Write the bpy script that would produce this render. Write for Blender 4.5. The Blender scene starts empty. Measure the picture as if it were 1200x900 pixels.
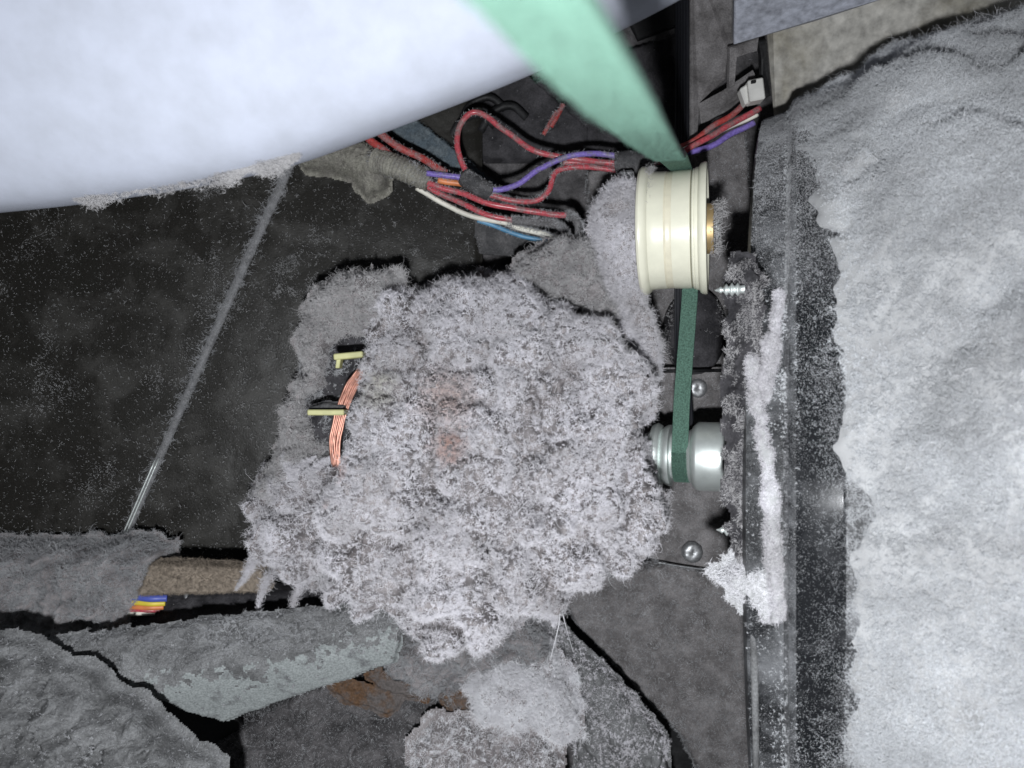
import bpy, math, random
import numpy as np
from mathutils import Vector, Matrix

random.seed(7)
RNG = np.random.default_rng(7)
scene = bpy.context.scene
COL = scene.collection
R = math.radians

# ------------------------------------------------------------------ camera, light, exposure
CAM_H = 0.46
F = 942.0                                   # focal length in photograph pixels (1200 wide)
cam_d = bpy.data.cameras.new('camera')
cam = bpy.data.objects.new('camera', cam_d)
COL.objects.link(cam)
cam.location = (0, 0, CAM_H)
cam_d.sensor_width = 36.0
cam_d.lens = 36.0 * F / 1200.0
cam_d.clip_start = 0.004
cam_d.clip_end = 20
cam_d.dof.use_dof = True
cam_d.dof.focus_distance = 0.345
cam_d.dof.aperture_fstop = 15.5
scene.camera = cam

world = bpy.data.worlds.new('World')
scene.world = world
world.use_nodes = True
wb = world.node_tree.nodes['Background']
wb.inputs[0].default_value = (0.90, 0.95, 1.0, 1)
wb.inputs[1].default_value = 0.07

ld = bpy.data.lights.new('phone_flash', 'AREA')
ld.shape = 'DISK'
ld.size = 0.012
ld.energy = 1.9
ld.color = (0.945, 0.97, 1.0)
flash = bpy.data.objects.new('phone_flash', ld)
COL.objects.link(flash)
flash.location = (-0.010, -0.054, CAM_H + 0.040)

vs = scene.view_settings
vs.view_transform = 'Standard'
vs.look = 'None'
vs.exposure = 0.0
vs.gamma = 1.0
scene.cycles.max_bounces = 6
scene.cycles.diffuse_bounces = 3


# ------------------------------------------------------------------ helpers
def P(px, py, d):
    """a point of the place that stands d metres below the camera's height"""
    return np.array([(px - 600.0) / F * d, (450.0 - py) / F * d, CAM_H - d])


TILT = R(20)
AX = np.array([math.cos(TILT), 0.0, math.sin(TILT)])       # the pulleys', motor's and drum's common axis direction
AN = np.array([-math.sin(TILT), 0.0, math.cos(TILT)])      # at right angles to it, towards the opening
AY = np.array([0.0, 1.0, 0.0])


def _hash(ix, iy, iz, s):
    n = (ix.astype(np.uint32) * np.uint32(374761393) + iy.astype(np.uint32) * np.uint32(668265263)
         + iz.astype(np.uint32) * np.uint32(2147483647) + np.uint32(s * 974711))
    n = (n ^ (n >> np.uint32(13))) * np.uint32(1274126177)
    n = (n ^ (n >> np.uint32(16))) * np.uint32(2246822519)
    n = n ^ (n >> np.uint32(15))
    return n.astype(np.float64) / 4294967295.0


def vnoise(p, seed=0):
    """smooth value noise in -1..1 for an array of points"""
    with np.errstate(over='ignore'):
        f = np.floor(p)
        i = f.astype(np.int64) + 100000
        t = p - f
        t = t * t * (3 - 2 * t)
        ix, iy, iz = i[:, 0], i[:, 1], i[:, 2]
        o = 0
        for dx in (0, 1):
            for dy in (0, 1):
                for dz in (0, 1):
                    w = ((t[:, 0] if dx else 1 - t[:, 0]) * (t[:, 1] if dy else 1 - t[:, 1])
                         * (t[:, 2] if dz else 1 - t[:, 2]))
                    o = o + w * _hash(ix + dx, iy + dy, iz + dz, seed)
    return o * 2 - 1


def fbm(p, freq, octv=4, seed=0, gain=0.5):
    a, s, o = 1.0, 0.0, 0.0
    for k in range(octv):
        o = o + a * vnoise(p * freq * (2.03 ** k), seed + k * 7)
        s += a
        a *= gain
    return o / s


def vecnoise(p, freq, seed=0):
    q = p * freq
    return np.stack([vnoise(q, seed), vnoise(q, seed + 31), vnoise(q, seed + 57)], 1)


def unit(v):
    return v / np.maximum(np.linalg.norm(v, axis=-1, keepdims=True), 1e-9)


def sstep(a, b, x):
    t = np.clip((x - a) / (b - a), 0, 1)
    return t * t * (3 - 2 * t)


class MB:
    """collects shapes into one mesh"""
    def __init__(self):
        self.v, self.f, self.n = [], [], 0

    def add(self, V, Fs):
        self.v.append(np.asarray(V, float))
        self.f += [tuple(int(i) + self.n for i in f) for f in Fs]
        self.n += len(V)
        return self

    def V(self):
        return np.concatenate(self.v)


def box(c, ex, ey, ez, bev=0.0):
    """box round c with half-extent vectors; bev chamfers its edges"""
    c, ex, ey, ez = (np.asarray(a, float) for a in (c, ex, ey, ez))
    if bev <= 0:
        V = [c + a * ex + b * ey + g * ez for a in (-1, 1) for b in (-1, 1) for g in (-1, 1)]
        return V, [(0, 1, 3, 2), (4, 6, 7, 5), (0, 4, 5, 1), (2, 3, 7, 6), (0, 2, 6, 4), (1, 5, 7, 3)]
    lx, ly, lz = (np.linalg.norm(a) for a in (ex, ey, ez))
    sx, sy, sz = (1 - min(bev / l, .9) for l in (lx, ly, lz))
    V, ids = [], {}
    for a in (-1, 1):
        for b in (-1, 1):
            for g in (-1, 1):
                for k, (x, y, z) in enumerate(((1, sy, sz), (sx, 1, sz), (sx, sy, 1))):
                    ids[(a, b, g, k)] = len(V)
                    V.append(c + a * x * ex + b * y * ey + g * z * ez)
    Fs = []
    for a in (-1, 1):
        q = [ids[(a, b, g, 0)] for b, g in ((-1, -1), (1, -1), (1, 1), (-1, 1))]
        Fs.append(q if a > 0 else q[::-1])
        q = [ids[(b, a, g, 1)] for b, g in ((-1, -1), (-1, 1), (1, 1), (1, -1))]
        Fs.append(q if a > 0 else q[::-1])
        q = [ids[(b, g, a, 2)] for b, g in ((-1, -1), (1, -1), (1, 1), (-1, 1))]
        Fs.append(q if a > 0 else q[::-1])
    for a in (-1, 1):
        for b in (-1, 1):
            Fs.append([ids[(a, b, -1, 0)], ids[(a, b, 1, 0)], ids[(a, b, 1, 1)], ids[(a, b, -1, 1)]])
            Fs.append([ids[(a, -1, b, 0)], ids[(a, 1, b, 0)], ids[(a, 1, b, 2)], ids[(a, -1, b, 2)]])
            Fs.append([ids[(-1, a, b, 1)], ids[(1, a, b, 1)], ids[(1, a, b, 2)], ids[(-1, a, b, 2)]])
            for g in (-1, 1):
                Fs.append([ids[(a, b, g, k)] for k in range(3)])
    Fs = [tuple(dict.fromkeys(f)) for f in Fs]
    return V, Fs


def lathe(profile, c, axis, e1, e2, n=64, a0=0.0, a1=2 * math.pi):
    """surface of revolution from (s, r) pairs"""
    full = abs(a1 - a0 - 2 * math.pi) < 1e-6
    m = n if full else n + 1
    ang = np.linspace(a0, a1, m, endpoint=not full)
    V = []
    for s, r in profile:
        V.append(c + s * axis + r * (np.cos(ang)[:, None] * e1 + np.sin(ang)[:, None] * e2))
    V = np.concatenate(V)
    Fs = []
    for i in range(len(profile) - 1):
        for j in range(m if full else m - 1):
            k = (j + 1) % m
            Fs.append((i * m + j, i * m + k, (i + 1) * m + k, (i + 1) * m + j))
    return V, Fs


def spline(pts, n):
    pts = np.asarray(pts, float)
    m = len(pts)
    if m < 3:
        t = np.linspace(0, 1, n)[:, None]
        return pts[0] * (1 - t) + pts[-1] * t
    q = np.vstack([2 * pts[0] - pts[1], pts, 2 * pts[-1] - pts[-2]])
    out = []
    for u in np.linspace(0, m - 1 - 1e-6, n):
        i = int(u)
        t = u - i
        a, b, c, d = q[i:i + 4]
        out.append(.5 * ((2 * b) + (c - a) * t + (2 * a - 5 * b + 4 * c - d) * t * t + (3 * b - a - 3 * c + d) * t ** 3))
    return np.array(out)


def frames(path):
    T = unit(np.gradient(path, axis=0))
    n = np.cross(T[0], [0, 0, 1.0])
    if np.linalg.norm(n) < 1e-3:
        n = np.cross(T[0], [0, 1.0, 0])
    n = n / np.linalg.norm(n)
    N = []
    for t in T:
        n = n - t * np.dot(n, t)
        n = n / np.linalg.norm(n)
        N.append(n)
    N = np.array(N)
    return T, N, np.cross(T, N)


def tube(path, rad, seg=10):
    path = np.asarray(path, float)
    n = len(path)
    rad = np.broadcast_to(np.asarray(rad, float), (n,))
    T, N, B = frames(path)
    a = np.linspace(0, 2 * math.pi, seg, endpoint=False)
    V = (path[:, None, :] + rad[:, None, None] * (np.cos(a)[None, :, None] * N[:, None, :]
                                                   + np.sin(a)[None, :, None] * B[:, None, :])).reshape(-1, 3)
    Fs = []
    for i in range(n - 1):
        for j in range(seg):
            k = (j + 1) % seg
            Fs.append((i * seg + j, i * seg + k, (i + 1) * seg + k, (i + 1) * seg + j))
    Fs.append(tuple(range(seg))[::-1])
    Fs.append(tuple((n - 1) * seg + j for j in range(seg)))
    return V, Fs


def mesh_obj(name, V, Fs, mat, parent=None, smooth=True, origin=None, sharp=None):
    V = np.asarray(V, float)
    off = np.zeros(3)
    if parent is not None:
        off = np.array(parent['_o'])
    elif origin is not None:
        off = np.asarray(origin, float)
    me = bpy.data.meshes.new(name)
    me.from_pydata((V - off).tolist(), [], [tuple(int(i) for i in f) for f in Fs])
    me.update()
    if smooth:
        me.polygons.foreach_set('use_smooth', [True] * len(me.polygons))
        if sharp:
            me.set_sharp_from_angle(angle=R(sharp))
    o = bpy.data.objects.new(name, me)
    COL.objects.link(o)
    for m in (mat if isinstance(mat, (list, tuple)) else [mat]):
        me.materials.append(m)
    if parent is not None:
        o.parent = parent if parent.get('_e', 1) else parent
        if parent.type == 'MESH' and parent.parent is not None or parent.type == 'MESH':
            pass
        o['_o'] = [float(x) for x in off]
    else:
        o.location = off
        o['_o'] = [float(x) for x in off]
    return o


def thing(name, loc, label, cat, group=None):
    o = bpy.data.objects.new(name, None)
    COL.objects.link(o)
    o.empty_display_size = 0.02
    o.location = loc
    o['_o'] = [float(x) for x in loc]
    tag(o, label, cat, group)
    return o


def tag(o, label=None, cat=None, group=None, kind=None):
    if label:
        o['label'] = label
    if cat:
        o['category'] = cat
    if group:
        o['group'] = group
    if kind:
        o['kind'] = kind
    return o


def in_poly(x, y, poly):
    """signed distance to a polygon, positive inside"""
    d2 = np.full(x.shape, 1e9)
    ins = np.zeros(x.shape, bool)
    n = len(poly)
    for i in range(n):
        ax, ay = poly[i]
        bx, by = poly[(i + 1) % n]
        ex, ey = bx - ax, by - ay
        t = np.clip(((x - ax) * ex + (y - ay) * ey) / (ex * ex + ey * ey + 1e-18), 0, 1)
        d2 = np.minimum(d2, (x - ax - t * ex) ** 2 + (y - ay - t * ey) ** 2)
        c = (ay > y) != (by > y)
        xx = ax + (y - ay) * ex / (ey if abs(ey) > 1e-15 else 1e-15)
        ins ^= c & (x < xx)
    return np.where(ins, 1, -1) * np.sqrt(d2)


def field(corners, res=0.0008, zfun=None, dome=0.0, domew=0.01, rag=0.0, ragf=120, amp=0.0, freq=150, octv=4,
          skirt=0.02, steep=14.0, seed=0, ridged=False, fine=0.0, finef=900, aniso=(1, 1, 1), cracks=None, billow=()):
    """a mound, crust or plate: a height field inside a ragged outline, its sides dropping by skirt"""
    C = np.array([P(*c) for c in corners])
    A = np.c_[C[:, 0], C[:, 1], np.ones(len(C))]
    pl, *_ = np.linalg.lstsq(A, C[:, 2], rcond=None)
    poly = C[:, :2]
    mg = skirt / steep + rag + res
    x0, y0 = poly.min(0) - mg
    x1, y1 = poly.max(0) + mg
    xs, ys = np.arange(x0, x1, res), np.arange(y0, y1, res)
    X, Y = np.meshgrid(xs, ys)
    x, y = X.ravel(), Y.ravel()
    p3 = np.c_[x, y, np.full(x.shape, seed * .37)]
    sd = in_poly(x, y, poly)
    if rag:
        sd = sd + rag * fbm(p3, ragf, 3, seed + 3)
    z = pl[0] * x + pl[1] * y + pl[2]
    if zfun is not None:
        z = zfun(x, y, sd, z)
    if dome:
        z = z + dome * (1 - np.exp(-np.maximum(sd, 0) / domew) - 1)
    if amp:
        w = fbm(p3 * np.array(aniso), freq, octv, seed + 11)
        if ridged:
            w = 1 - 2.2 * np.abs(w)
        z = z + amp * w * sstep(-.001, .004, sd)
    for bf, ba in billow:
        z = z + ba * (sstep(0, .22, np.abs(fbm(p3 * np.array(aniso), bf, 2, seed + 41))) - .75) * sstep(-.0005, .002, sd)
    if cracks:
        cf, cd, cw = cracks
        cn = fbm(p3 * np.array(aniso), cf, 4, seed + 23)
        z = z - cd * np.exp(-(cn / cw) ** 2) * sstep(0, .003, sd) * sstep(-.2, .25, fbm(p3, cf * .7, 2, seed + 29))
    if fine:
        z = z + fine * fbm(p3, finef, 2, seed + 19)
    z = np.where(sd < 0, z - np.minimum(-sd * steep, skirt), z)
    keep = sd > -mg
    ny, nx = X.shape
    kid = keep.reshape(ny, nx)
    q = kid[:-1, :-1] & kid[1:, :-1] & kid[:-1, 1:] & kid[1:, 1:]
    iy, ix = np.nonzero(q)
    a = iy * nx + ix
    Fq = np.stack([a, a + 1, a + nx + 1, a + nx], 1)
    used = np.unique(Fq)
    remap = np.full(x.shape, -1)
    remap[used] = np.arange(len(used))
    return np.c_[x, y, z][used], remap[Fq]


def sample(V, Fs, n, rng=RNG, zmin=None):
    """n points spread over a quad mesh, with their normals"""
    Q = np.asarray(Fs)
    V = np.asarray(V)
    T = np.concatenate([Q[:, [0, 1, 2]], Q[:, [0, 2, 3]]])
    a, b, c = V[T[:, 0]], V[T[:, 1]], V[T[:, 2]]
    cr = np.cross(b - a, c - a)
    ar = np.linalg.norm(cr, axis=1)
    nn = cr / np.maximum(ar[:, None], 1e-15)
    pr = ar / ar.sum()
    k = rng.choice(len(T), n, p=pr)
    u, v = rng.random(n), rng.random(n)
    m = u + v > 1
    u[m], v[m] = 1 - u[m], 1 - v[m]
    return a[k] + u[:, None] * (b - a)[k] + v[:, None] * (c - a)[k], nn[k]


def fibres(name, roots, normals, length, rad, mat, parent=None, K=6, up=.6, flow=.9, flowf=130, rnd=.35, curl=.7,
           curlf=420, seed=0, origin=None, lenvar=.55, lennoise=0.0, twist=0.0):
    """curly lint fibres as hair curves growing from a surface"""
    n = len(roots)
    rng = np.random.default_rng(seed + 100)
    L = length * (1 - lenvar + 2 * lenvar * rng.random(n))
    if lennoise:
        L = L * np.clip(1 + lennoise * 2 * fbm(roots, flowf * .6, 2, seed + 5), .15, 3)
    base = unit(normals * up + flow * vecnoise(roots, flowf, seed) + rnd * rng.normal(size=(n, 3)))
    pos = np.empty((n, K, 3))
    p = roots.copy()
    d = base
    wv = rng.normal(size=(n, 3)) * twist
    for k in range(K):
        pos[:, k] = p
        d = unit(d + (curl * vecnoise(p, curlf, seed + 77) if curl else 0) + np.cross(wv, d) + .2 * rng.normal(size=(n, 3)))
        p = p + d * (L / (K - 1))[:, None]
    off = np.zeros(3)
    if parent is not None:
        off = np.array(parent['_o'])
    elif origin is not None:
        off = np.asarray(origin)
    hc = bpy.data.hair_curves.new(name)
    hc.add_curves([K] * n)
    hc.attributes['position'].data.foreach_set('vector', (pos - off).astype(np.float32).ravel())
    ra = hc.attributes.get('radius') or hc.attributes.new('radius', 'FLOAT', 'POINT')
    rr = rad * (.7 + .6 * rng.random(n))[:, None] * np.linspace(1, .45, K)[None, :]
    ra.data.foreach_set('value', rr.astype(np.float32).ravel())
    hc.materials.append(mat)
    o = bpy.data.objects.new(name, hc)
    COL.objects.link(o)
    if parent is not None:
        o.parent = parent
    else:
        o.location = off
    o['_o'] = [float(v) for v in off]
    o['kind'] = 'stuff'
    return o


def puffs(name, V, Fs, n, per, size, mat, parent, seed=0, rad=.00006, lift=.35, keep=None, K=5, var=.5, flat=.35, nz=False):
    """small balls of lint: tufts of fibres that spread from one root"""
    rng = np.random.default_rng(seed + 500)
    c, nn = sample(V, Fs, n, rng)
    if keep is not None:
        m = rng.random(len(c)) < keep(c) * ((.2 + .8 * np.clip(nn[:, 2], 0, 1)) if nz else 1)
        c, nn = c[m], nn[m]
    sz = size * np.clip(1 + var * rng.normal(size=len(c)) + .8 * fbm(c, 90, 2, seed), .3, 2.2)
    c = np.repeat(c + nn * (sz * lift)[:, None], per, 0)
    nr = np.repeat(nn, per, 0)
    dv = unit(unit(rng.normal(size=c.shape)) + flat * nr)
    L = np.repeat(sz, per)
    k = rng.integers(0, 3, len(c))
    o = fibres(name, c, dv, L, rad, mat, parent=parent, K=K, up=1, flow=.25, flowf=300, rnd=.15, curl=0, twist=.45, seed=seed, lenvar=.45)
    return o


# ------------------------------------------------------------------ materials
def new_mat(name):
    m = bpy.data.materials.new(name)
    m.use_nodes = True
    nt = m.node_tree
    b = nt.nodes['Principled BSDF']
    return m, nt, b


def coords(nt):
    g = nt.nodes.new('ShaderNodeNewGeometry')
    return g.outputs['Position']


def noise(nt, scale, detail=4, rough=.55, vec=None, dist=0.0):
    n = nt.nodes.new('ShaderNodeTexNoise')
    n.inputs['Scale'].default_value = scale
    n.inputs['Detail'].default_value = detail
    n.inputs['Roughness'].default_value = rough
    n.inputs['Distortion'].default_value = dist
    nt.links.new(vec if vec is not None else coords(nt), n.inputs['Vector'])
    return n.outputs['Fac']


def ramp(nt, fac, stops):
    r = nt.nodes.new('ShaderNodeValToRGB')
    e = r.color_ramp.elements
    while len(e) < len(stops):
        e.new(.5)
    for k, (p, c) in enumerate(stops):
        e[k].position = p
        e[k].color = (*c, 1) if len(c) == 3 else c
    nt.links.new(fac, r.inputs[0])
    return r.outputs[0]


def g3(v):
    return (v, v, v)


def mix(nt, fac, a, b, mode='MIX'):
    n = nt.nodes.new('ShaderNodeMix')
    n.data_type = 'RGBA'
    n.blend_type = mode
    for s, k in ((fac, 0), (a, 6), (b, 7)):
        if isinstance(s, (int, float)):
            n.inputs[k].default_value = s
        elif isinstance(s, tuple):
            n.inputs[k].default_value = (*s, 1)
        else:
            nt.links.new(s, n.inputs[k])
    return n.outputs[2]


def bump(nt, b, h, strength, dist):
    n = nt.nodes.new('ShaderNodeBump')
    n.inputs['Strength'].default_value = strength
    n.inputs['Distance'].default_value = dist
    nt.links.new(h, n.inputs['Height'])
    nt.links.new(n.outputs[0], b.inputs['Normal'])


def mat_lint(name, dark, light, scale=55, stains=()):
    m, nt, b = new_mat(name)
    c = ramp(nt, noise(nt, scale, 5, .6), [(.32, dark), (.66, light)])
    for pos, rad, colr, amt in stains:
        gm = nt.nodes.new('ShaderNodeVectorMath')
        gm.operation = 'DISTANCE'
        sc = nt.nodes.new('ShaderNodeVectorMath')
        sc.operation = 'MULTIPLY'
        sc.inputs[1].default_value = (1, 1, .25)
        nt.links.new(coords(nt), sc.inputs[0])
        nt.links.new(sc.outputs[0], gm.inputs[0])
        gm.inputs[1].default_value = (pos[0], pos[1], pos[2] * .25)
        w = nt.nodes.new('ShaderNodeMath')
        w.operation = 'MULTIPLY_ADD'
        nt.links.new(noise(nt, 260, 3), w.inputs[0])
        w.inputs[1].default_value = rad * 2.2
        nt.links.new(gm.outputs['Value'], w.inputs[2])
        f = nt.nodes.new('ShaderNodeMapRange')
        f.inputs['From Min'].default_value = rad * 1.2
        f.inputs['From Max'].default_value = rad * 2.4
        f.inputs['To Min'].default_value = amt
        f.inputs['To Max'].default_value = 0
        nt.links.new(w.outputs[0], f.inputs[0])
        c = mix(nt, f.outputs[0], c, colr)
    nt.links.new(c, b.inputs['Base Color'])
    b.inputs['Roughness'].default_value = 1
    b.inputs['Specular IOR Level'].default_value = .1
    return m


def mat_dusty(name, base, dust, lo=.4, hi=.6, scale=90, rough=.85, fine=900, bmp=.5, bd=.0006, metallic=0.0,
              dist=.3, detail=6, speck=None):
    """metal or plastic under a patchy coat of dust"""
    m, nt, b = new_mat(name)
    f = ramp(nt, noise(nt, scale, detail, .65, dist=dist), [(lo, g3(0)), (hi, g3(1))])
    c = mix(nt, f, base, dust)
    fn = noise(nt, fine, 3, .6)
    v = ramp(nt, fn, [(.25, g3(.55)), (.75, g3(1.25))])
    c = mix(nt, 1.0, c, v, 'MULTIPLY')
    if speck:
        sc, thr, colr = speck
        s = ramp(nt, noise(nt, sc, 2, .5), [(thr, g3(0)), (min(thr + .06, 1), g3(1))])
        c = mix(nt, s, c, colr)
    nt.links.new(c, b.inputs['Base Color'])
    rr = nt.nodes.new('ShaderNodeMapRange')
    rr.inputs['To Min'].default_value = rough * .75
    rr.inputs['To Max'].default_value = min(1, rough * 1.2)
    nt.links.new(f, rr.inputs[0])
    nt.links.new(rr.outputs[0], b.inputs['Roughness'])
    b.inputs['Metallic'].default_value = metallic
    b.inputs['Specular IOR Level'].default_value = .3
    h = nt.nodes.new('ShaderNodeMath')
    h.operation = 'ADD'
    nt.links.new(f, h.inputs[0])
    nt.links.new(fn, h.inputs[1])
    bump(nt, b, h.outputs[0], bmp, bd)
    return m


def mat_plain(name, colr, rough=.5, metallic=0.0, var=.12, scale=140, bmp=0.0, spec=.5, fine=None):
    m, nt, b = new_mat(name)
    n_ = noise(nt, scale, 4)
    v = ramp(nt, n_, [(.3, g3(1 - var)), (.7, g3(1 + var))])
    c = mix(nt, 1.0, colr, v, 'MULTIPLY')
    nt.links.new(c, b.inputs['Base Color'])
    b.inputs['Roughness'].default_value = rough
    b.inputs['Metallic'].default_value = metallic
    b.inputs['Specular IOR Level'].default_value = spec
    if bmp:
        bump(nt, b, noise(nt, fine or scale * 8, 3), bmp, .0003)
    return m


M = {}
M['lint_motor'] = mat_lint('lint_motor', (.52, .505, .525), (.80, .785, .83), 40, stains=[
    (P(525, 522, .315), .0070, (.48, .24, .16), .65), (P(522, 468, .315), .012, (.46, .29, .23), .6),
    (P(415, 550, .33), .0055, (.52, .22, .14), .75), (P(398, 588, .33), .004, (.52, .24, .16), .7),
    (P(440, 455, .32), .009, (.48, .46, .34), .55)])
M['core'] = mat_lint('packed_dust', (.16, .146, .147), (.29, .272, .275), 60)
M['core_pale'] = mat_lint('packed_pale_dust', (.30, .30, .305), (.44, .445, .45), 40)
M['lint_dim'] = mat_lint('lint_dim', (.36, .35, .355), (.54, .53, .535), 70)
M['lint_grey'] = mat_lint('lint_grey', (.26, .262, .272), (.45, .455, .47), 80)
M['lint_blower'] = mat_lint('lint_blower', (.42, .427, .44), (.82, .84, .87), 14)
M['lint_white'] = mat_lint('lint_white', (.68, .67, .70), (.86, .86, .89), 90)
M['drum'] = mat_lint('dusty_drum_enamel', (.445, .47, .54), (.505, .535, .625), 80, stains=[(P(498, 158, .235), .0050, (.30, .30, .34), .6), (P(480, 160, .25), .003, (.3, .3, .34), .5)])
M['belt_green'] = mat_plain('belt_fabric', (.088, .162, .127), .9, var=.45, scale=1500, bmp=.6, fine=3200, spec=.2)
M['belt_black'] = mat_plain('belt_rubber', (.012, .013, .018), .55, var=.2, scale=600)
M['cream'] = mat_plain('cream_nylon', (.80, .785, .645), .28, var=.05, scale=120)
M['cream_worn'] = mat_plain('cream_nylon_worn', (.765, .72, .565), .35, var=.06, scale=300)
M['steel'] = mat_plain('zinc_steel', (.78, .83, .81), .46, .72, var=.08, scale=220)
M['steel_dull'] = mat_dusty('dull_steel', (.42, .43, .44), (.30, .30, .31), .45, .7, 160, .5, 900, .2, .0002, metallic=.7)
M['bronze'] = mat_plain('bronze_bushing', (.55, .40, .20), .5, .6, var=.2)
M['copper'] = mat_plain('copper_wire', (.50, .26, .20), .45, .8, var=.25, scale=500)
M['yellow'] = mat_plain('yellow_terminal', (.46, .45, .22), .5, var=.2)
M['dark_panel'] = mat_dusty('dark_duct_sheet', (.017, .0158, .0135), (.050, .048, .044), .48, .74, 42, .42, 1500, .35, .0003,
                            speck=(1250, .68, (.07, .07, .072)))
M['floor'] = mat_dusty('dusty_floor', (.05, .048, .05), (.145, .138, .142), .38, .62, 75, .95, 1300, .7, .0008,
                       speck=(1100, .74, (.42, .42, .44)))
M['plate'] = mat_dusty('dusty_plate', (.105, .098, .098), (.25, .238, .240), .36, .66, 95, .95, 1500, .6, .0005,
                       speck=(1300, .76, (.45, .45, .46)))
M['dark_dusty'] = mat_dusty('dark_dusty', (.022, .021, .024), (.075, .072, .078), .4, .65, 95, .9, 1300, .6, .0006,
                            speck=(900, .74, (.5, .5, .5)))
M['black'] = mat_dusty('black_gap_shade', (.010, .010, .011), (.03, .03, .032), .45, .7, 90, .7, 900, .4, .0004)
M['dust_dark'] = mat_lint('dust_dark', (.20, .20, .202), (.42, .42, .425), 200)
M['rail'] = mat_dusty('rail_zinc', (.29, .312, .312), (.15, .155, .16), .54, .66, 100, .75, 1200, .25, .0005)
M['crust'] = mat_dusty('dust_crust', (.115, .116, .118), (.225, .228, .232), .4, .62, 90, .95, 1300, .7, .0007)
M['felt'] = mat_plain('brown_felt', (.25, .21, .17), 1, var=.3, scale=500, bmp=.8, fine=2500, spec=.1)
M['flake'] = mat_lint('dust_flake', (.05, .05, .052), (.11, .11, .112), 300)
M['gloss'] = mat_dusty('glossy_black_band', (.016, .017, .019), (.085, .087, .092), .50, .80, 40, .15, 2400, .01, .0001)
M['gloss'].node_tree.nodes['Principled BSDF'].inputs['Specular IOR Level'].default_value = .10
M['rust'] = mat_dusty('rusty_sheet', (.12, .068, .038), (.13, .115, .11), .40, .56, 120, .9, 900, .6, .0006)
M['panel'] = mat_dusty('grey_cabinet_enamel', (.46, .48, .55), (.30, .31, .35), .48, .78, 30, .5, 300, .04, .0001)  # darker patches: slight grime, also standing in for a cast shadow
M['panel_beige'] = mat_dusty('cream_cabinet_enamel', (.46, .445, .41), (.24, .22, .17), .47, .68, 16, .5, 200, .04, .0001)  # darker tone is grime plus the diagonal shadow across the wall, painted in
M['blower'] = mat_dusty('black_blower_plastic', (.020, .021, .023), (.20, .205, .215), .46, .72, 48, .42, 2200, .5, .0004,
                        speck=(2600, .66, (.22, .225, .235)))
M['red'] = mat_dusty('red_wire', (.50, .085, .105), (.28, .16, .16), .47, .62, 170, .34, 900, .15, .0002)
M['red_dusty'] = mat_dusty('dusty_red_wire', (.42, .06, .055), (.27, .17, .17), .42, .62, 200, .6, 900, .3, .0003)
M['purple'] = mat_dusty('purple_wire', (.22, .16, .50), (.22, .20, .27), .50, .66, 170, .42, 900, .15, .0002)
M['white_w'] = mat_plain('white_wire', (.72, .70, .62), .5, var=.15)
M['blue_w'] = mat_plain('blue_wire', (.10, .26, .42), .45, var=.2)
M['orange_w'] = mat_plain('orange_wire', (.65, .22, .08), .45, var=.2)
M['yellow_w'] = mat_plain('yellow_wire', (.68, .55, .06), .45, var=.1)
M['dblue_w'] = mat_plain('deep_blue_wire', (.08, .11, .42), .45, var=.15)
M['grey_w'] = mat_dusty('dust_coated_wire', (.10, .098, .10), (.18, .175, .18), .4, .6, 200, 1, 1200, .6, .0004)
M['sleeve'] = mat_dusty('dusty_sleeve', (.30, .29, .25), (.20, .19, .17), .42, .62, 120, 1, 1200, .7, .0006)
M['tape'] = mat_dusty('dusty_tape', (.06, .06, .063), (.13, .127, .13), .4, .62, 160, 1, 1200, .7, .0005)
M['strip'] = mat_dusty('blue_grey_strip', (.10, .13, .155), (.16, .19, .21), .4, .6, 200, .95, 1600, .8, .0005)
M['plug'] = mat_plain('white_plug', (.66, .65, .62), .5, var=.1)

# ------------------------------------------------------------------ floor of the cabinet
xs, ys = np.arange(-.62, .62, .0020), np.arange(-.50, .50, .0020)
X, Y = np.meshgrid(xs, ys)
p = np.c_[X.ravel(), Y.ravel(), np.zeros(X.size)]
zz = .0016 * fbm(p, 45, 4, 2) + .0007 * fbm(p, 420, 3, 9)
nx = len(xs)
iy, ix = np.nonzero(np.ones((len(ys) - 1, nx - 1)))
a_ = iy * nx + ix
FV, FF = np.c_[p[:, :2], zz], np.stack([a_, a_ + 1, a_ + nx + 1, a_ + nx], 1)
o = mesh_obj('floor', FV, FF, M['floor'])
tag(o, 'dark dusty steel floor of the dryer cabinet', 'floor', kind='structure')
rp, rn = sample(FV, FF, 26000)
fibres('dust_fibres', rp, rn, .0016, .00009, M['lint_grey'], parent=o, K=4, up=.3, seed=3)

# ------------------------------------------------------------------ dryer drum
edge = spline([P(x, y, d) for x, y, d in [(-330, 268, .285), (-160, 257, .278), (0, 243, .270), (100, 231, .266), (200, 216, .262), (270, 202, .259), (350, 180, .256), (480, 131, .250),
                                          (620, 75, .243), (720, 26, .238), (830, -32, .232), (960, -110, .225)]], 90)
drum = thing('dryer_drum', edge[45] + [0, .15, 0], 'huge pale smooth dryer drum curving across the upper left', 'drum')
th_ = np.linspace(-1.9, 1.62, 64)
DA, DB = .15, .055
shape = np.stack([np.zeros(64), DA * (1 - np.cos(th_)), np.where(th_ < 0, 1.6, 1.0) * DB * np.sin(th_)], 1)
V = (edge[:, None, :] + shape[None]).reshape(-1, 3)
V = V + .0006 * fbm(V, 14, 2, 3)[:, None] * np.array([0, -.6, .8])
Fs = [(i * 64 + j, (i + 1) * 64 + j, (i + 1) * 64 + j + 1, i * 64 + j + 1) for i in range(89) for j in range(63)]
shell = mesh_obj('shell', V, Fs, M['drum'], drum)


def on_line(pts, d):
    return np.array([P(x, y, dd) for (x, y), dd in zip(pts, d)])


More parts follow.
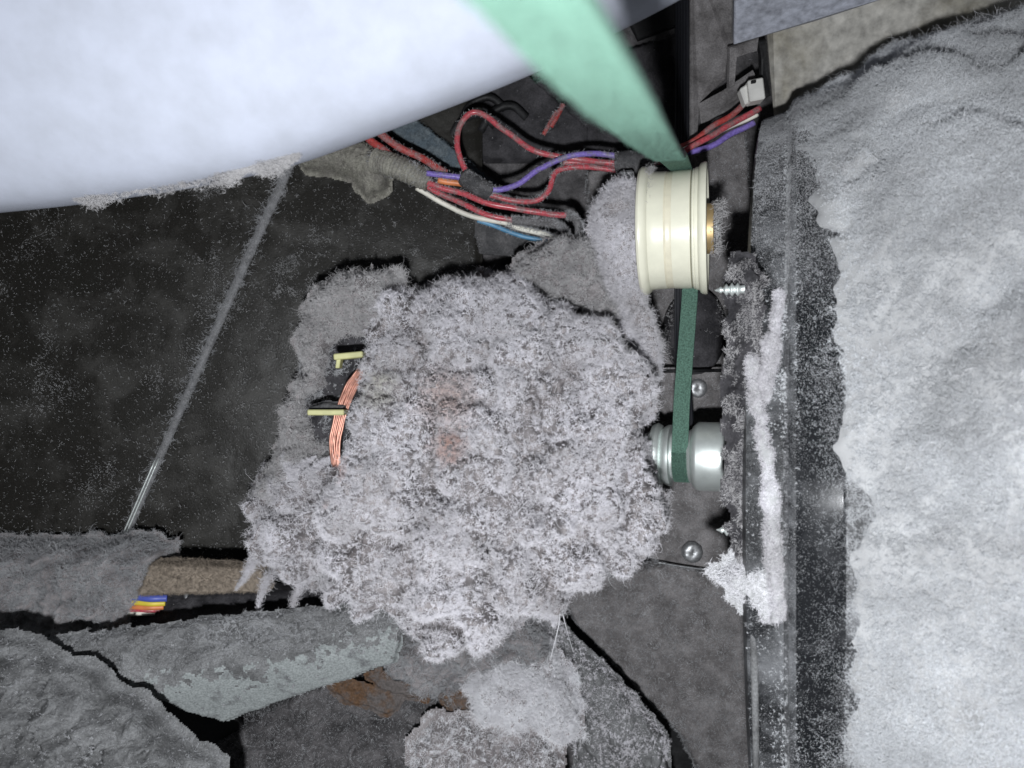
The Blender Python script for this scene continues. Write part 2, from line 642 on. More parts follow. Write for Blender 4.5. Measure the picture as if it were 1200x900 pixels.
# lint hanging along the drum's lower edge
k = np.array([np.interp(x, [(600 + F * q[0] / (CAM_H - q[2])) for q in edge], np.arange(90)) for x in list(RNG.uniform(255, 348, 2600)) + list(RNG.uniform(88, 122, 500)) + list(RNG.uniform(120, 255, 260))])
k0 = np.clip(k.astype(int), 0, 88)
rp = edge[k0] + (edge[k0 + 1] - edge[k0]) * (k - k0)[:, None]
amt = np.clip(.35 + .9 * vnoise(rp * 130, 5), .05, 1)[:, None]
rp = rp + RNG.normal(size=rp.shape) * .0016 * amt + np.array([.0, -.0012, -.0006]) * amt
rp = np.repeat(rp, 5, 0)
fibres('lint_fringe', rp, unit(RNG.normal(size=rp.shape)), .0014, .00005, M['lint_dim'], parent=drum, up=1, flow=.2, rnd=.1, curl=0, twist=.5, seed=4)

# ------------------------------------------------------------------ dark duct sheet at the left
duct = thing('duct_panel', P(200, 430, .42), 'black sheet metal duct panel with a pale diagonal crease and dust specks', 'panel')


def sheet(corners, mat, name, parent, thick=.0012, amp=.0004, res=.0016, seed=0):
    V, Fs = field(corners, res=res, amp=amp, freq=40, skirt=thick, steep=1.0, seed=seed)
    return mesh_obj(name, V, Fs, mat, parent)


sheet([(-160, 120, .40), (352, 120, .425), (338, 197, .424), (140, 645, .418), (130, 720, .418), (-160, 720, .395)], M['dark_panel'],
      'left_face', duct, seed=1)
sheet([(352, 120, .425), (560, 120, .437), (560, 420, .437), (480, 720, .432), (130, 720, .418), (140, 645, .418), (338, 197, .424)],
      M['dark_panel'], 'right_face', duct, seed=2)
cp = spline(on_line([(345, 165), (338, 197), (290, 303), (235, 428), (190, 530), (140, 645), (132, 664)],
                    [.4235, .423, .4215, .4195, .418, .4165, .416]), 60)
V, Fs = tube(cp, np.linspace(.0026, .0018, 60) * (1 + .12 * fbm(cp, 300, 2, 8)), 10)
V[:, 2] = np.minimum(V[:, 2], np.repeat(cp[:, 2], 10) + .0018)
mesh_obj('crease', V, Fs, mat_dusty('crease_zinc', (.20, .20, .205), (.24, .24, .25), .42, .6, 220, .6, 1500, .5, .0004), duct)
for k, off_ in enumerate((-.0016, .0012)):
    q = cp[40:59] + np.array([off_ * .7, off_ * .3, .0024])
    V, Fs = tube(q, .0004, 6)
    mesh_obj('crease_edge', V, Fs, M['steel'], duct)
k = RNG.integers(0, 60, 9000)
rp = cp[k] + np.c_[RNG.normal(size=9000) * .0022, RNG.normal(size=9000) * .0012, np.full(9000, .0012)]
rp = rp[RNG.random(9000) < np.clip(1.15 - k / 52, .06, 1)]
fibres('crease_dust', rp, np.tile([.1, 0, 1.], (len(rp), 1)), .0022, .00010, M['lint_grey'], parent=duct, K=4, seed=6)
V, Fs = field([(-60, 200, .405), (352, 180, .422), (560, 250, .434), (480, 690, .428), (-60, 690, .402)], res=.004, skirt=.001, steep=1)
V[:, 2] += .0004
DV, DF = V, Fs
rp, rn = sample(V, Fs, 330000)
dens = .05 + .95 * sstep(.05, .42, fbm(rp, 38, 4, 21) + .25 * fbm(rp, 170, 2, 22)) * (.25 + .75 * sstep(-.155, -.11, rp[:, 0] + .42 * rp[:, 1]))
rp = rp[RNG.random(len(rp)) < dens * .8]
fibres('dust_specks', rp, np.tile([0, 0, 1.], (len(rp), 1)), .0007, .00010, M['dust_dark'], parent=duct, K=3, up=.2, seed=8, lenvar=.8)
puffs('lint_flecks', DV, DF, 900, 10, .0011, M['dust_dark'], duct, seed=9, K=3, var=.9, keep=lambda c: .12 + .88 * sstep(.0, .35, fbm(c, 30, 3, 21)))

# ------------------------------------------------------------------ steel brackets and panels behind
def prism(name, corners, thick, mat, parent=None, bev=.0006, smooth=False):
    """a flat plate of real thickness from its outline"""
    C = np.array([P(*c) for c in corners])
    n = len(C)
    ar = sum(C[i, 0] * C[(i + 1) % n, 1] - C[(i + 1) % n, 0] * C[i, 1] for i in range(n))
    if ar < 0:
        C = C[::-1]
    cen = C.mean(0)
    nrm_ = np.cross(C[1] - C[0], C[2] - C[1])
    nrm_ = nrm_ / np.linalg.norm(nrm_)
    if nrm_[2] < 0:
        nrm_ = -nrm_
    ins = []
    for i in range(n):
        a, b, c = C[i - 1], C[i], C[(i + 1) % n]
        u = unit(unit(a - b) + unit(c - b) + 1e-9)
        sgn = 1 if np.dot(u, cen - b) > 0 else -1
        ins.append(b + sgn * u * bev * 1.3)
    ins = np.array(ins)
    V = np.vstack([ins, C - nrm_ * bev, C - nrm_ * thick])
    Fs = [tuple(range(n))]
    for i in range(n):
        j = (i + 1) % n
        Fs.append((i, n + i, n + j, j))
        Fs.append((n + i, 2 * n + i, 2 * n + j, n + j))
    Fs.append(tuple(range(2 * n, 3 * n))[::-1])
    return mesh_obj(name, V, Fs, mat, parent, smooth=smooth, origin=None if parent else cen)


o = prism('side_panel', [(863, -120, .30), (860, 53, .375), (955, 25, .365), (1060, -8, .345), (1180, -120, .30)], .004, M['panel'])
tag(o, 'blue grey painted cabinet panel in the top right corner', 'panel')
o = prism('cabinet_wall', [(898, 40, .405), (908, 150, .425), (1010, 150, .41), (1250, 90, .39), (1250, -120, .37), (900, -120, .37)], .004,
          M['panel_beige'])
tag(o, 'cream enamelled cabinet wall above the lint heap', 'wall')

br = thing('support_bracket', P(835, 90, .43), 'dusty grey steel bracket with curved cutouts beside the black belt run', 'bracket')
prism('upright_plate', [(809, -60, .41), (862, -60, .41), (860, 60, .415), (853, 62, .42), (850, 92, .42), (820, 120, .425), (815, 200, .43),
                        (808, 200, .43)], .003, M['plate'], br)
prism('hook', [(856, 56, .40), (862, 54, .40), (890, 44, .40), (888, 60, .40), (862, 66, .402), (862, 100, .41), (855, 104, .41)], .003,
      M['plate'], br)
prism('cross_tab', [(820, 128, .425), (850, 112, .42), (885, 88, .415), (890, 110, .42), (860, 130, .43), (822, 146, .43)], .003,
      M['plate'], br)
prism('tongue', [(889, 48, .40), (898, 46, .40), (904, 112, .415), (893, 118, .415), (893, 70, .405)], .003, M['black'], br)

bp = thing('back_plate', P(745, 90, .44), 'dark blue grey dusty plate behind the green belt', 'plate')
V, Fs = field([(690, 60, .44), (720, 62, .44), (792, 42, .44), (792, 195, .445), (700, 200, .447), (660, 170, .447), (610, 105, .445)], res=.001,
              amp=.0012, freq=70, skirt=.004, seed=31)
mesh_obj('plate_face', V, Fs, M['dark_dusty'], bp)
prism('upper_lip', [(735, -40, .42), (792, -40, .42), (792, 30, .425), (748, 46, .425), (735, 20, .425)], .003, M['black'], bp)

# plates and mounds behind the wires
cv = thing('cable_cover', P(560, 120, .44), 'black dusty ribbed cover under the looped red wire', 'cover')
V, Fs = field([(470, 120, .445), (600, 70, .44), (690, 150, .445), (690, 190, .447), (560, 185, .447), (470, 200, .447)], res=.001, amp=.0022,
              freq=60, skirt=.006, seed=35)
mesh_obj('cover_skin', V, Fs, M['dark_dusty'], cv)
for k, (x, y) in enumerate([(560, 118), (585, 128), (548, 138)]):
    q = spline([P(x - 22, y + 26, .437), P(x - 8, y + 4, .434), P(x + 14, y - 4, .434), P(x + 32, y + 10, .437)], 16)
    V, Fs = tube(q, .0022, 8)
    mesh_obj('rib', V, Fs, M['black'], cv)
gp = prism('gusset_plate', [(484, 292, .436), (500, 232, .436), (640, 262, .436), (690, 270, .438), (690, 300, .438), (600, 300, .437)], .002,
           M['tape'])
tag(gp, 'small dark grey dusty gusset plate under the wire bundle', 'plate')

# ------------------------------------------------------------------ rear bearing plate: dusty metal behind the belt and pulleys
pl = thing('motor_mount', P(815, 560, .42), 'dusty brown grey sheet metal motor mount behind belt and pulleys', 'mount')
V, Fs = field([(690, 200, .438), (790, 196, .436), (875, 150, .432), (885, 320, .428), (872, 560, .424), (862, 668, .420), (800, 666, .420), (760, 655, .420),
               (730, 500, .43), (700, 350, .436)], res=.0009, amp=.0012, freq=60, skirt=.010, fine=.0003, seed=41)
mesh_obj('mount_sheet', V, Fs, M['plate'], pl)
rp, rn = sample(V, Fs, 14000)
fibres('dust_fibres', rp, rn, .0014, .00009, M['lint_grey'], parent=pl, K=4, up=.3, seed=43)
cen = P(816, 388, .418)
V, Fs = lathe([(0.010 * math.cos(a), .0215 * math.sin(a)) for a in np.linspace(.02, 1.5, 9)] + [(-.012, .0215)], cen, np.array([0, 0, 1.]),
              np.array([1., 0, 0]) * .72, np.array([0, 1., 0]) * 1.05, 36)
mesh_obj('dome', V, Fs, M['dark_dusty'], pl)
puffs('dome_dust', V, Fs, 1500, 12, .0012, M['lint_dim'], pl, seed=47, keep=lambda c: sstep(.0, .2, fbm(c, 120, 3, 44)))
V, Fs = tube([P(768, 435, .405), P(845, 434, .405)], .0009, 8)
mesh_obj('cross_wire', V, Fs, M['black'], pl)
V, Fs = field([(660, 700, .440), (700, 682, .436), (780, 664, .428), (852, 676, .425), (876, 720, .425), (890, 960, .425), (845, 960, .44), (800, 862, .44),
               (722, 778, .442), (675, 730, .442)], res=.0009, amp=.0015, freq=70, skirt=.012, fine=.0004, seed=45)
V0, F0 = V, Fs
lp = mesh_obj('floor_plate', V, Fs, M['plate'], origin=P(770, 780, .44))
tag(lp, 'smooth dust covered brown grey plate below the pulleys', 'plate')
rp, rn = sample(V, Fs, 16000)
fibres('dust_fibres', rp, rn, .0014, .00009, M['lint_grey'], parent=lp, K=4, up=.3, seed=46)
prism('gap_shade', [(640, 715, .452), (700, 740, .452), (800, 840, .452), (870, 1130, .452), (740, 1130, .452)], .002, M['black'], lp)  # added black sheet: shadow in the gap beside the rail, painted as colour
q = spline([P(770, 659, .414), P(800, 664, .414), P(830, 668, .414), P(852, 672, .414)], 20)
V, Fs = tube(q, .0005, 6)
mesh_obj('bright_edge', V, Fs, M['steel_dull'], lp)


def rivet(x, y, d, s, label):
    c = P(x, y, d)
    V, Fs = lathe([(.0002 * s, .00005), (.0007 * s, .0012 * s), (.0005 * s, .0030 * s), (0, .0042 * s), (-.003, .0044 * s)], c, np.array([0, 0, 1.]),
                  np.array([1., 0, 0]), np.array([0, 1., 0]), 20)
    V = V + .00035 * vecnoise(V, 900, 3)
    o = mesh_obj('rivet', V, Fs, M['steel_dull'], origin=c)
    tag(o, label, 'rivet', 'rivets on the motor mount')


rivet(812, 648, .417, 1.25, 'bright scratched rivet on the dusty mount below the steel collar')
rivet(818, 455, .426, 1.2, 'dull rivet beside the green belt above the steel collar')


def screw(x, y, d, L, label, head=False):
    c = P(x, y, d)
    o = thing('screw', c, label, 'screw', 'screws poking out of the blower flange')
    e1, e2 = AY, AN
    prof = []
    turns = int(L / .0018)
    prof.append((-L, .0002))
    for k in range(turns):
        s0 = -L + .0012 + k * (L - .001) / turns
        tp = min(1, .5 + .35 * k)
        prof += [(s0, .0013 * tp), (s0 + .0006, .0023 * tp), (s0 + .0009, .0023 * tp), (s0 + .0014, .0013 * tp)]
    prof.append((.0012, .0014))
    V, Fs = lathe(prof, c, AX, e1, e2, 18)
    mesh_obj('thread', V, Fs, M['steel'], o)


screw(868, 339, .272, .0085, 'shiny threaded screw tip poking out of the upper blower flange')
screw(860, 622, .285, .0060, 'small dusty screw tip beside the mount below the steel collar')

# ------------------------------------------------------------------ blower housing at the right
BD = .44
BC = P(872, 543, BD)


def b_station(px, r):
    k = (px - 600) / F
    return (BD * k - .94 * k * r - BC[0] + .342 * r) / (.94 + .342 * k)


prof_px = [(866, .02), (868, .100), (870, .149), (874, .153), (900, .1545), (918, .1555), (924, .1595), (932, .1605), (960, .1610), (1000, .1615), (1060, .163),
           (1200, .168), (1400, .173)]
BPROF = [(b_station(px, r * 1.16), r * 1.16) for px, r in prof_px]
bl = thing('blower_housing', BC, 'large round black blower housing buried in pale lint at the right', 'blower')
ang0, ang1 = -2.2, 2.2
V, Fs = lathe(BPROF, BC, AX, AN, AY, 150, ang0, ang1)
mesh_obj('housing_shell', V, Fs, M['blower'], bl, sharp=40)
band = [(b_station(px, r * 1.16), r * 1.16 + .0003) for px, r in [(932, .1602), (940, .16070), (960, .1610), (988, .1614), (992, .1613)]]
s_b = np.linspace(band[0][0], band[-1][0], 380)
r_b = np.interp(s_b, [q[0] for q in band], [q[1] for q in band]) + .0000004 * RNG.normal(size=len(s_b))
band = list(zip(s_b, r_b))
V, Fs = lathe(band, BC, AX, AN, AY, 150, ang0, ang1)
mesh_obj('smooth_band', V, Fs, M['gloss'], bl)
BS = np.array([s for s, r in BPROF])
BR = np.array([r for s, r in BPROF])


def b_pt(s, a, r):
    s, a, r = (np.asarray(v, float) for v in (s, a, r))
    return BC + s[..., None] * AX + r[..., None] * (np.cos(a)[..., None] * AN + np.sin(a)[..., None] * AY)


def on_blower(px, py, lift=0.0):
    """where the housing's skin lies behind a point of view: returns (s, angle, r)"""
    o_ = np.array([0, 0, CAM_H])
    dv = unit(P(px, py, 1.0) - o_)
    for t in np.linspace(.1, .45, 3500):
        q = o_ + dv * t - BC
        s = q @ AX
        rr = np.hypot(q @ AN, q @ AY)
        if s >= BS[2] and rr <= np.interp(s, BS[2:], BR[2:]) + lift:
            return s, math.atan2(q @ AY, q @ AN), rr
    return on_blower(px + 3, py, lift) if px < 1100 else None


# the heap of lint over it
s_bnd_pts = [(900, 112), (935, 150), (962, 220), (985, 300), (992, 350), (978, 425), (992, 470), (1000, 545), (1003, 650), (1000, 760), (993, 890)]
bp_ = [on_blower(x, y) for x, y in s_bnd_pts]
bp_ = np.array([b[:2] for b in bp_ if b is not None])
bp_ = bp_[np.argsort(bp_[:, 1])]
NS, NA = 290, 350
s_ = np.linspace(BS[3], BS[-1], NS)
a_ = np.linspace(-1.1, 1.35, NA)
S_, A_ = np.meshgrid(s_, a_)
S1, A1 = S_.ravel(), A_.ravel()
base = b_pt(S1, A1, np.interp(S1, BS, BR))
bd_ = S1 - np.interp(A1, bp_[:, 1], bp_[:, 0])
bd_ = bd_ + .0140 * fbm(base, 48, 4, 51) + .0012 * fbm(base, 190, 3, 50)
th = sstep(-.003, .030, bd_) * (.0090 + .0042 * 1.7 * (sstep(0, .3, np.abs(fbm(base, 20, 3, 49))) - .6) + .0050 * fbm(base * [1.0, 1.8, 1.0], 32, 4, 52) + .0008 * fbm(base, 240, 3, 53)) - .0015 * sstep(.002, -.004, bd_)
LV = b_pt(S1, A1, np.interp(S1, BS, BR) + th)
iy, ix = np.nonzero(np.ones((NA - 1, NS - 1)))
q0 = iy * NS + ix
LF = np.stack([q0, q0 + 1, q0 + NS + 1, q0 + NS], 1)
LF = LF[(th[LF] > -.0010).any(1)]
heap = mesh_obj('lint_heap', LV, LF, M['core_pale'], origin=P(1100, 500, .22))
tag(heap, 'thick pale cottony lint heap covering the round blower housing', 'lint', kind='stuff')
def b_dist(c):
    """how far past the heap's edge a point lies"""
    return (c - BC) @ AX - np.interp(np.arctan2((c - BC) @ AY, (c - BC) @ AN), bp_[:, 1], bp_[:, 0])


rp, rn = sample(LV, LF, 310000)
m_ = RNG.random(len(rp)) < sstep(-.003, .005, b_dist(rp))
rp, rn = rp[m_], rn[m_]
fibres('lint_fibres', rp, rn, .0010 + .0012 * sstep(.004, .025, b_dist(rp)), .000048, M['lint_blower'], parent=heap, up=.16, flow=.8, flowf=60, rnd=.5, curl=.3, curlf=420, twist=.4, seed=54, lennoise=.6)
puffs('lint_puffs', LV, LF, 52000, 15, .0014, M['lint_blower'], heap, seed=58, rad=.000045,
      keep=lambda c: (.3 + .7 * sstep(-.2, .2, fbm(c, 60, 3, 48))) * sstep(-.004, .006, b_dist(c)))
rp, rn = sample(LV, LF, 6000)
m_ = b_dist(rp) > .006
fibres('long_strands', rp[m_], rn[m_], .0055, .00004, M['lint_white'], parent=heap, K=8, up=.06, flow=.9, flowf=30, rnd=.35, curl=.3, curlf=150, twist=.2, seed=45)
EV, EF = lathe([(s, r + .0004) for s, r in zip(np.linspace(BS[3], BS[-2], 30), np.interp(np.linspace(BS[3], BS[-2], 30), BS, BR))], BC, AX, AN, AY, 120, -1.0, 1.2)
puffs('edge_puffs', EV, EF, 130000, 10, .0008, M['lint_blower'], heap, seed=59, rad=.00004, K=4,
      keep=lambda c: np.clip(np.exp(-np.abs(b_dist(c) + .002) / .0085) * (.25 + .75 * sstep(-.25, .25, fbm(c, 110, 3, 47))), 0, 1))

# dust on the bare part of the housing
V, Fs = lathe([(s, r + .0007) for s, r in BPROF[3:11]], BC, AX, AN, AY, 120, -1.2, 1.3)
rp, rn = sample(V, Fs, 380000)
rel = (rp - BC) @ AX
ang_ = np.arctan2((rp - BC) @ AY, (rp - BC) @ AN)
w = sstep(-.1, .55, fbm(rp * np.array([2.2, .5, 1]), 60, 4, 56)) * .75 + .10
w = w * (1.15 - .85 * sstep(b_station(922, .185), b_station(958, .186), rel)) + .6 * sstep(.35, .7, ang_)
w = w + .8 * np.exp(-np.abs(b_dist(rp)) / .005) * sstep(-.2, .3, fbm(rp, 80, 3, 46))
rp, rn = rp[RNG.random(len(rp)) < w], rn[:0]
fibres('dust_fibres', rp, unit(rp - BC - ((rp - BC) @ AX)[:, None] * AX), .0003, .00005, M['lint_grey'], parent=bl, K=3, up=.4, seed=57)


def lint_ridge(name, pts, widths, parent, mat, seed, nf, flen=.0022):
    """a rope of lint lying along a line of the housing"""
    pq = []
    for x, y in pts:
        b = on_blower(x, y)
        pq.append(b_pt(b[0], b[1], b[2] + .0008))
    path = spline(pq, 90)
    wd = .85 * np.interp(np.linspace(0, 1, 90), np.linspace(0, 1, len(widths)), widths) * (1 + .55 * fbm(path, 160, 3, seed))
    V, Fs = tube(path, wd, 14)
    V = V + .0012 * vecnoise(V, 260, seed)
    oo = mesh_obj(name, V, Fs, M['core_pale'], parent)
    rp, rn = sample(V, [f for f in Fs if len(f) == 4], nf)
    fibres('lint_fibres', rp, unit(rn * np.sign((rn * 1).sum(1, keepdims=True) + 1e-9) * 0 + (rp - path[np.argmin(((rp[:, None, :] - path[None, ::6, :]) ** 2).sum(2), 1) * 6])),
           flen, .00006, mat, parent=oo, K=5, seed=seed + 1, twist=.4, up=.4)
    return oo


fl = thing('lint_rope', P(880, 320, .25), 'long white rope of lint running down the blower flange', 'lint')
lint_ridge('lint_strand', [(870, 308), (872, 330), (877, 380), (884, 440), (892, 500), (901, 560), (906, 620), (910, 680), (916, 725)],
           [.0012, .0016, .0018, .0020, .0022, .0024, .0026, .0036, .0034], fl, M['lint_motor'], 61, 16000, .0015)
fl2 = thing('lint_rope', P(915, 350, .25), 'short stubby lint rope with a pointed top above the long one', 'lint')
lint_ridge('lint_strand', [(916, 345), (911, 372), (906, 405), (900, 440), (897, 470)], [.0010, .0026, .0028, .0024, .0014], fl2, M['lint_motor'], 65, 9000, .0015)

# dusty lip plate along the housing's left edge
lip_pts = [(868, 322), (862, 400), (864, 480), (868, 545), (876, 600), (884, 650)]
V, Fs = field([(866, 322, .275), (873, 304, .274), (883, 320, .273), (886, 400, .271), (890, 500, .270), (893, 640, .271), (874, 652, .274), (863, 560, .275), (862, 480, .276), (865, 400, .276)], res=.0006,
              rag=.0030, ragf=200, amp=.0020, freq=200, skirt=.003, seed=71, fine=.0004)
lipo = mesh_obj('flange_lip', V, Fs, M['dark_dusty'], bl)
rp, rn = sample(V, Fs, 16000)
rp = rp[RNG.random(len(rp)) < sstep(-.25, .2, fbm(rp, 160, 3, 73))]
rn = np.tile([0, 0, 1.], (len(rp), 1))
fibres('lip_dust', rp, rn, .0010, .00006, M['lint_dim'], parent=bl, K=4, seed=72)
V, Fs = field([(858, 680, .272), (880, 668, .268), (905, 672, .262), (912, 700, .262), (905, 735, .262), (890, 720, .268), (872, 700, .27)], res=.0006,
              rag=.003, ragf=260, amp=.0025, freq=260, skirt=.012, dome=.003, domew=.004, seed=75)
lw = mesh_obj('lint_wad', V, Fs, M['core_pale'], origin=P(885, 690, .33))
tag(lw, 'bright white lint wad at the foot of the long lint rope', 'lint')
rp, rn = sample(V, Fs, 7000)
fibres('lint_fibres', rp, rn, .0017, .00006, M['lint_white'], parent=lw, seed=76, up=.4, twist=.5)
V, Fs = tube(spline([P(882, 700, .273), P(884, 780, .275), (P(886, 900, .283)), P(887, 1130, .29)], 30), np.linspace(.0017, .0008, 30), 8)
mesh_obj('flange_edge', V, Fs, M['crust'], bl)

# ------------------------------------------------------------------ motor
yc = 532
MC = P(590, yc, .385)
motor = thing('motor', P(590, yc, .44), 'drive motor buried under frosty grey lint with copper winding and bare steel shaft', 'motor')
V, Fs = lathe([(-.062, .006), (-.062, .030), (-.058, .034), (-.054, .038), (-.05, .040), (.045, .040), (.050, .036), (.056, .030), (.056, .006)], MC, AX, AN, AY, 48)
mesh_obj('motor_case', V, Fs, M['black'], motor, sharp=40)
# end bell plate seen in the gap of the lint, the copper coil and the two yellow insulator tabs
V, Fs = field([(352, 395, .372), (395, 385, .37), (440, 400, .365), (440, 560, .365), (385, 565, .37), (352, 530, .372)], res=.0008, amp=.0015, freq=120, skirt=.01, seed=81)
mesh_obj('end_bell', V, Fs, M['dark_dusty'], motor)
puffs('bell_dust', V, Fs, 1900, 14, .0013, M['lint_grey'], motor, seed=82, K=4, keep=lambda c: .1 + .9 * sstep(-.1, .2, fbm(c, 130, 3, 84)))
coil = None
for k in range(7):
    off_ = k * 2.3
    q = spline([P(420 + off_, 432, .352 + .0005 * k), P(404 + off_, 455, .350 + .0004 * k), P(392 + off_ * .9, 490, .348 + .0004 * k),
                P(387 + off_ * .8, 520, .348 + .0004 * k), P(390 + off_ * .6, 548, .350)], 26)
    q = q + .00025 * vecnoise(q, 300, k)
    V, Fs = tube(q, .00055, 8)
    mesh_obj('copper_winding', V, Fs, M['copper'], motor)
V, Fs = box(P(410, 417, .345), np.array([.0062, .0006, 0]), np.array([-.0001, .0013, 0]), np.array([0, 0, .004]), .0004)
t1 = mesh_obj('terminal_tab', V, Fs, M['yellow'], motor, smooth=False)
V, Fs = box(P(398, 424, .346), np.array([.0009, 0, 0]), np.array([.0004, .0028, 0]), np.array([0, 0, .003]), .0003)
mesh_obj('terminal_tab', V, Fs, M['yellow'], motor, smooth=False)
V, Fs = box(P(384, 483, .344), np.array([.0078, 0, 0]), np.array([0, .0012, 0]), np.array([0, 0, .004]), .0004)
mesh_obj('terminal_tab', V, Fs, M['yellow'], motor, smooth=False)
V, Fs = field([(362, 478, .346), (382, 473, .346), (402, 476, .346), (402, 483, .346), (364, 482, .346)], res=.0005, rag=.0006, amp=.0007, freq=300, skirt=.006, seed=83)
mesh_obj('insulator', V, Fs, M['tape'], motor)
# shaft, pulley groove and steel collar
SH = P(800, 534, .372)
e1, e2 = AN, AY


def sx(px):
    """station along the shaft that shows at px"""
    k = (px - 600) / F
    return (k * .372 - SH[0]) / (AX[0] + AX[2] * k)


V, Fs = lathe([(sx(745), .0098), (sx(758), .0098), (sx(764), .0120), (sx(766), .0142), (sx(771), .0150), (sx(772), .0150), (sx(776), .0140), (sx(777), .0122), (sx(780), .0135), (sx(784), .0142),
               (sx(787), .0142), (sx(788), .0105), (sx(810), .0105)], SH, AX, e1, e2, 56)
V = V
mesh_obj('belt_pulley', V, Fs, M['steel'], motor, sharp=35)
V, Fs = lathe([(sx(735), .0001), (sx(735), .0055), (sx(758), .0055)], SH, AX, e1, e2, 32)
mesh_obj('shaft', V, Fs, M['steel'], motor, sharp=35)
V, Fs = lathe([(sx(808), .0118), (sx(812), .0128), (sx(813), .0140), (sx(818), .0156), (sx(820), .01575), (sx(848), .01580), (sx(851), .0154), (sx(852), .0146), (sx(853), .004)], SH, AX, e1, e2, 64)
mesh_obj('steel_collar', V, Fs, M['steel'], motor, sharp=35)
V, Fs = lathe([(sx(852), .0085), (sx(880), .0085)], SH, AX, e1, e2, 24)
mesh_obj('rear_shaft', V, Fs, M['plate'], motor)

# lint blanket over the motor
MAIN = [(432, 330), (455, 317), (480, 320), (505, 312), (545, 303), (575, 312), (600, 308), (635, 322), (664, 344), (690, 356), (722, 380), (748, 408), (763, 442), (768, 480),
        (760, 505), (752, 530), (752, 548), (764, 570), (771, 612), (758, 640), (745, 664), (712, 672), (690, 688), (660, 690), (640, 712), (612, 728), (590, 748), (545, 768), (512, 766),
        (470, 750), (452, 728), (436, 704), (405, 690), (385, 672), (350, 676), (306, 668), (280, 648), (262, 614), (272, 580), (306, 566), (330, 556), (352, 560), (380, 548), (404, 552), (416, 500),
        (426, 462), (440, 424), (430, 398), (404, 372), (388, 342)]
y_c = P(0, 540, .33)[1]
x_l, x_m = P(300, 0, .34)[0], P(450, 0, .33)[0]


def motor_z(x, y, sd, z):
    u = np.clip((y - y_c) / .084, -1, 1)
    top = .098 + .060 * np.sqrt(1 - u * u * .92)
    lobe = sstep(x_l, x_m, x)
    low = .100 + .010 * np.exp(-((x - P(340, 0, .34)[0]) / .03) ** 2)
    zz = low * (1 - lobe) + top * lobe
    pp = np.c_[x, y, np.zeros_like(x)]
    n1 = fbm(pp, 55, 3, 91)
    n2 = fbm(pp, 130, 4, 92)
    n3 = fbm(pp, 420, 3, 93)
    n4 = fbm(pp + [.3, .1, 0], 70, 3, 94)
    b1 = sstep(0, .30, np.abs(fbm(pp * [1.3, .9, 1], 30, 3, 87)))
    b2 = sstep(0, .28, np.abs(fbm(pp + [.7, .2, 0], 85, 3, 89)))
    zz = zz + .0060 * n1 + .0040 * n2 + .0018 * n3 + .0190 * (b1 - .8) + .0070 * (b2 - .7) + (y_c - y) * .30
    for qx, qy, rr, dep in ((522, 500, .012, .010), (500, 590, .009, .009), (560, 610, .010, .010), (560, 385, .010, .007), (640, 560, .008, .006), (690, 470, .008, .005), (455, 640, .008, .007)):
        q = P(qx, qy, .315)
        zz = zz - dep * np.exp(-(((x - q[0]) ** 2 + (y - q[1]) ** 2) * (1 + .6 * n2)) / rr ** 2)
    return zz - .016 * np.exp(-np.maximum(sd, 0) / .007)


main = [(x, y, .322 if x > 440 else .345) for x, y in MAIN]
V, Fs = field(main, res=.00075, zfun=motor_z, rag=.0062, ragf=100, skirt=.035, steep=14, seed=90)
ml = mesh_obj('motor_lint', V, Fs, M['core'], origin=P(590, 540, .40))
tag(ml, 'thick frosty grey lint blanket heaped over the motor', 'lint', kind='stuff')
rp, rn = sample(V, Fs, 150000)
m_ = RNG.random(len(rp)) < .1 + .9 * np.clip(rn[:, 2], 0, 1) ** 1.5
rp, rn = rp[m_], rn[m_]
fibres('lint_fibres', rp, rn, .0026, .00006, M['lint_motor'], parent=ml, up=.45, flow=.5, flowf=200, rnd=.7, curl=.3, curlf=500, twist=.5, seed=95, lennoise=.8)
puffs('lint_puffs', V, Fs, 64000, 18, .0016, M['lint_motor'], ml, seed=97, rad=.00005, nz=True,
      keep=lambda c: .14 + .86 * sstep(.02, .16, np.abs(fbm(c * [1.3, .9, 0], 30, 3, 87))) * sstep(-.06, .10, np.abs(fbm((c + [.7, .2, 0]) * [1, 1, 0], 85, 3, 89))))
rp2 = rp[RNG.integers(0, len(rp), 2600)]
rp2 = rp2[rp2[:, 0] < P(735, 0, .31)[0]]
fibres('stray_fibres', rp2, np.tile([0, 0, 1.], (len(rp2), 1)), .007, .00005, M['lint_white'], parent=ml, K=9, up=.3, flow=1, flowf=120, curl=.3, twist=.35, seed=96)


def streamers(name, lines, r0, per, mat, parent, seed):
    """ragged tips of lint hanging off an edge"""
    rng = np.random.default_rng(seed)
    rp, L = [], []
    for pts in lines:
        q = spline([P(*p_) for p_ in pts], 40)
        q = q + .0035 * vecnoise(q, 130, seed) * np.linspace(0, 1, 40)[:, None]
        k = rng.integers(0, 40, per)
        w = r0 * (1 - .75 * k / 39)
        rp.append(q[k] + rng.normal(size=(per, 3)) * w[:, None] * .45)
        L.append(w * 1.3)
    rp = np.concatenate(rp)
    return fibres(name, rp, unit(rng.normal(size=rp.shape)), np.concatenate(L), .00006, mat, parent=parent, K=5, up=1, flow=.2, rnd=.1, curl=0, twist=.5, seed=seed)


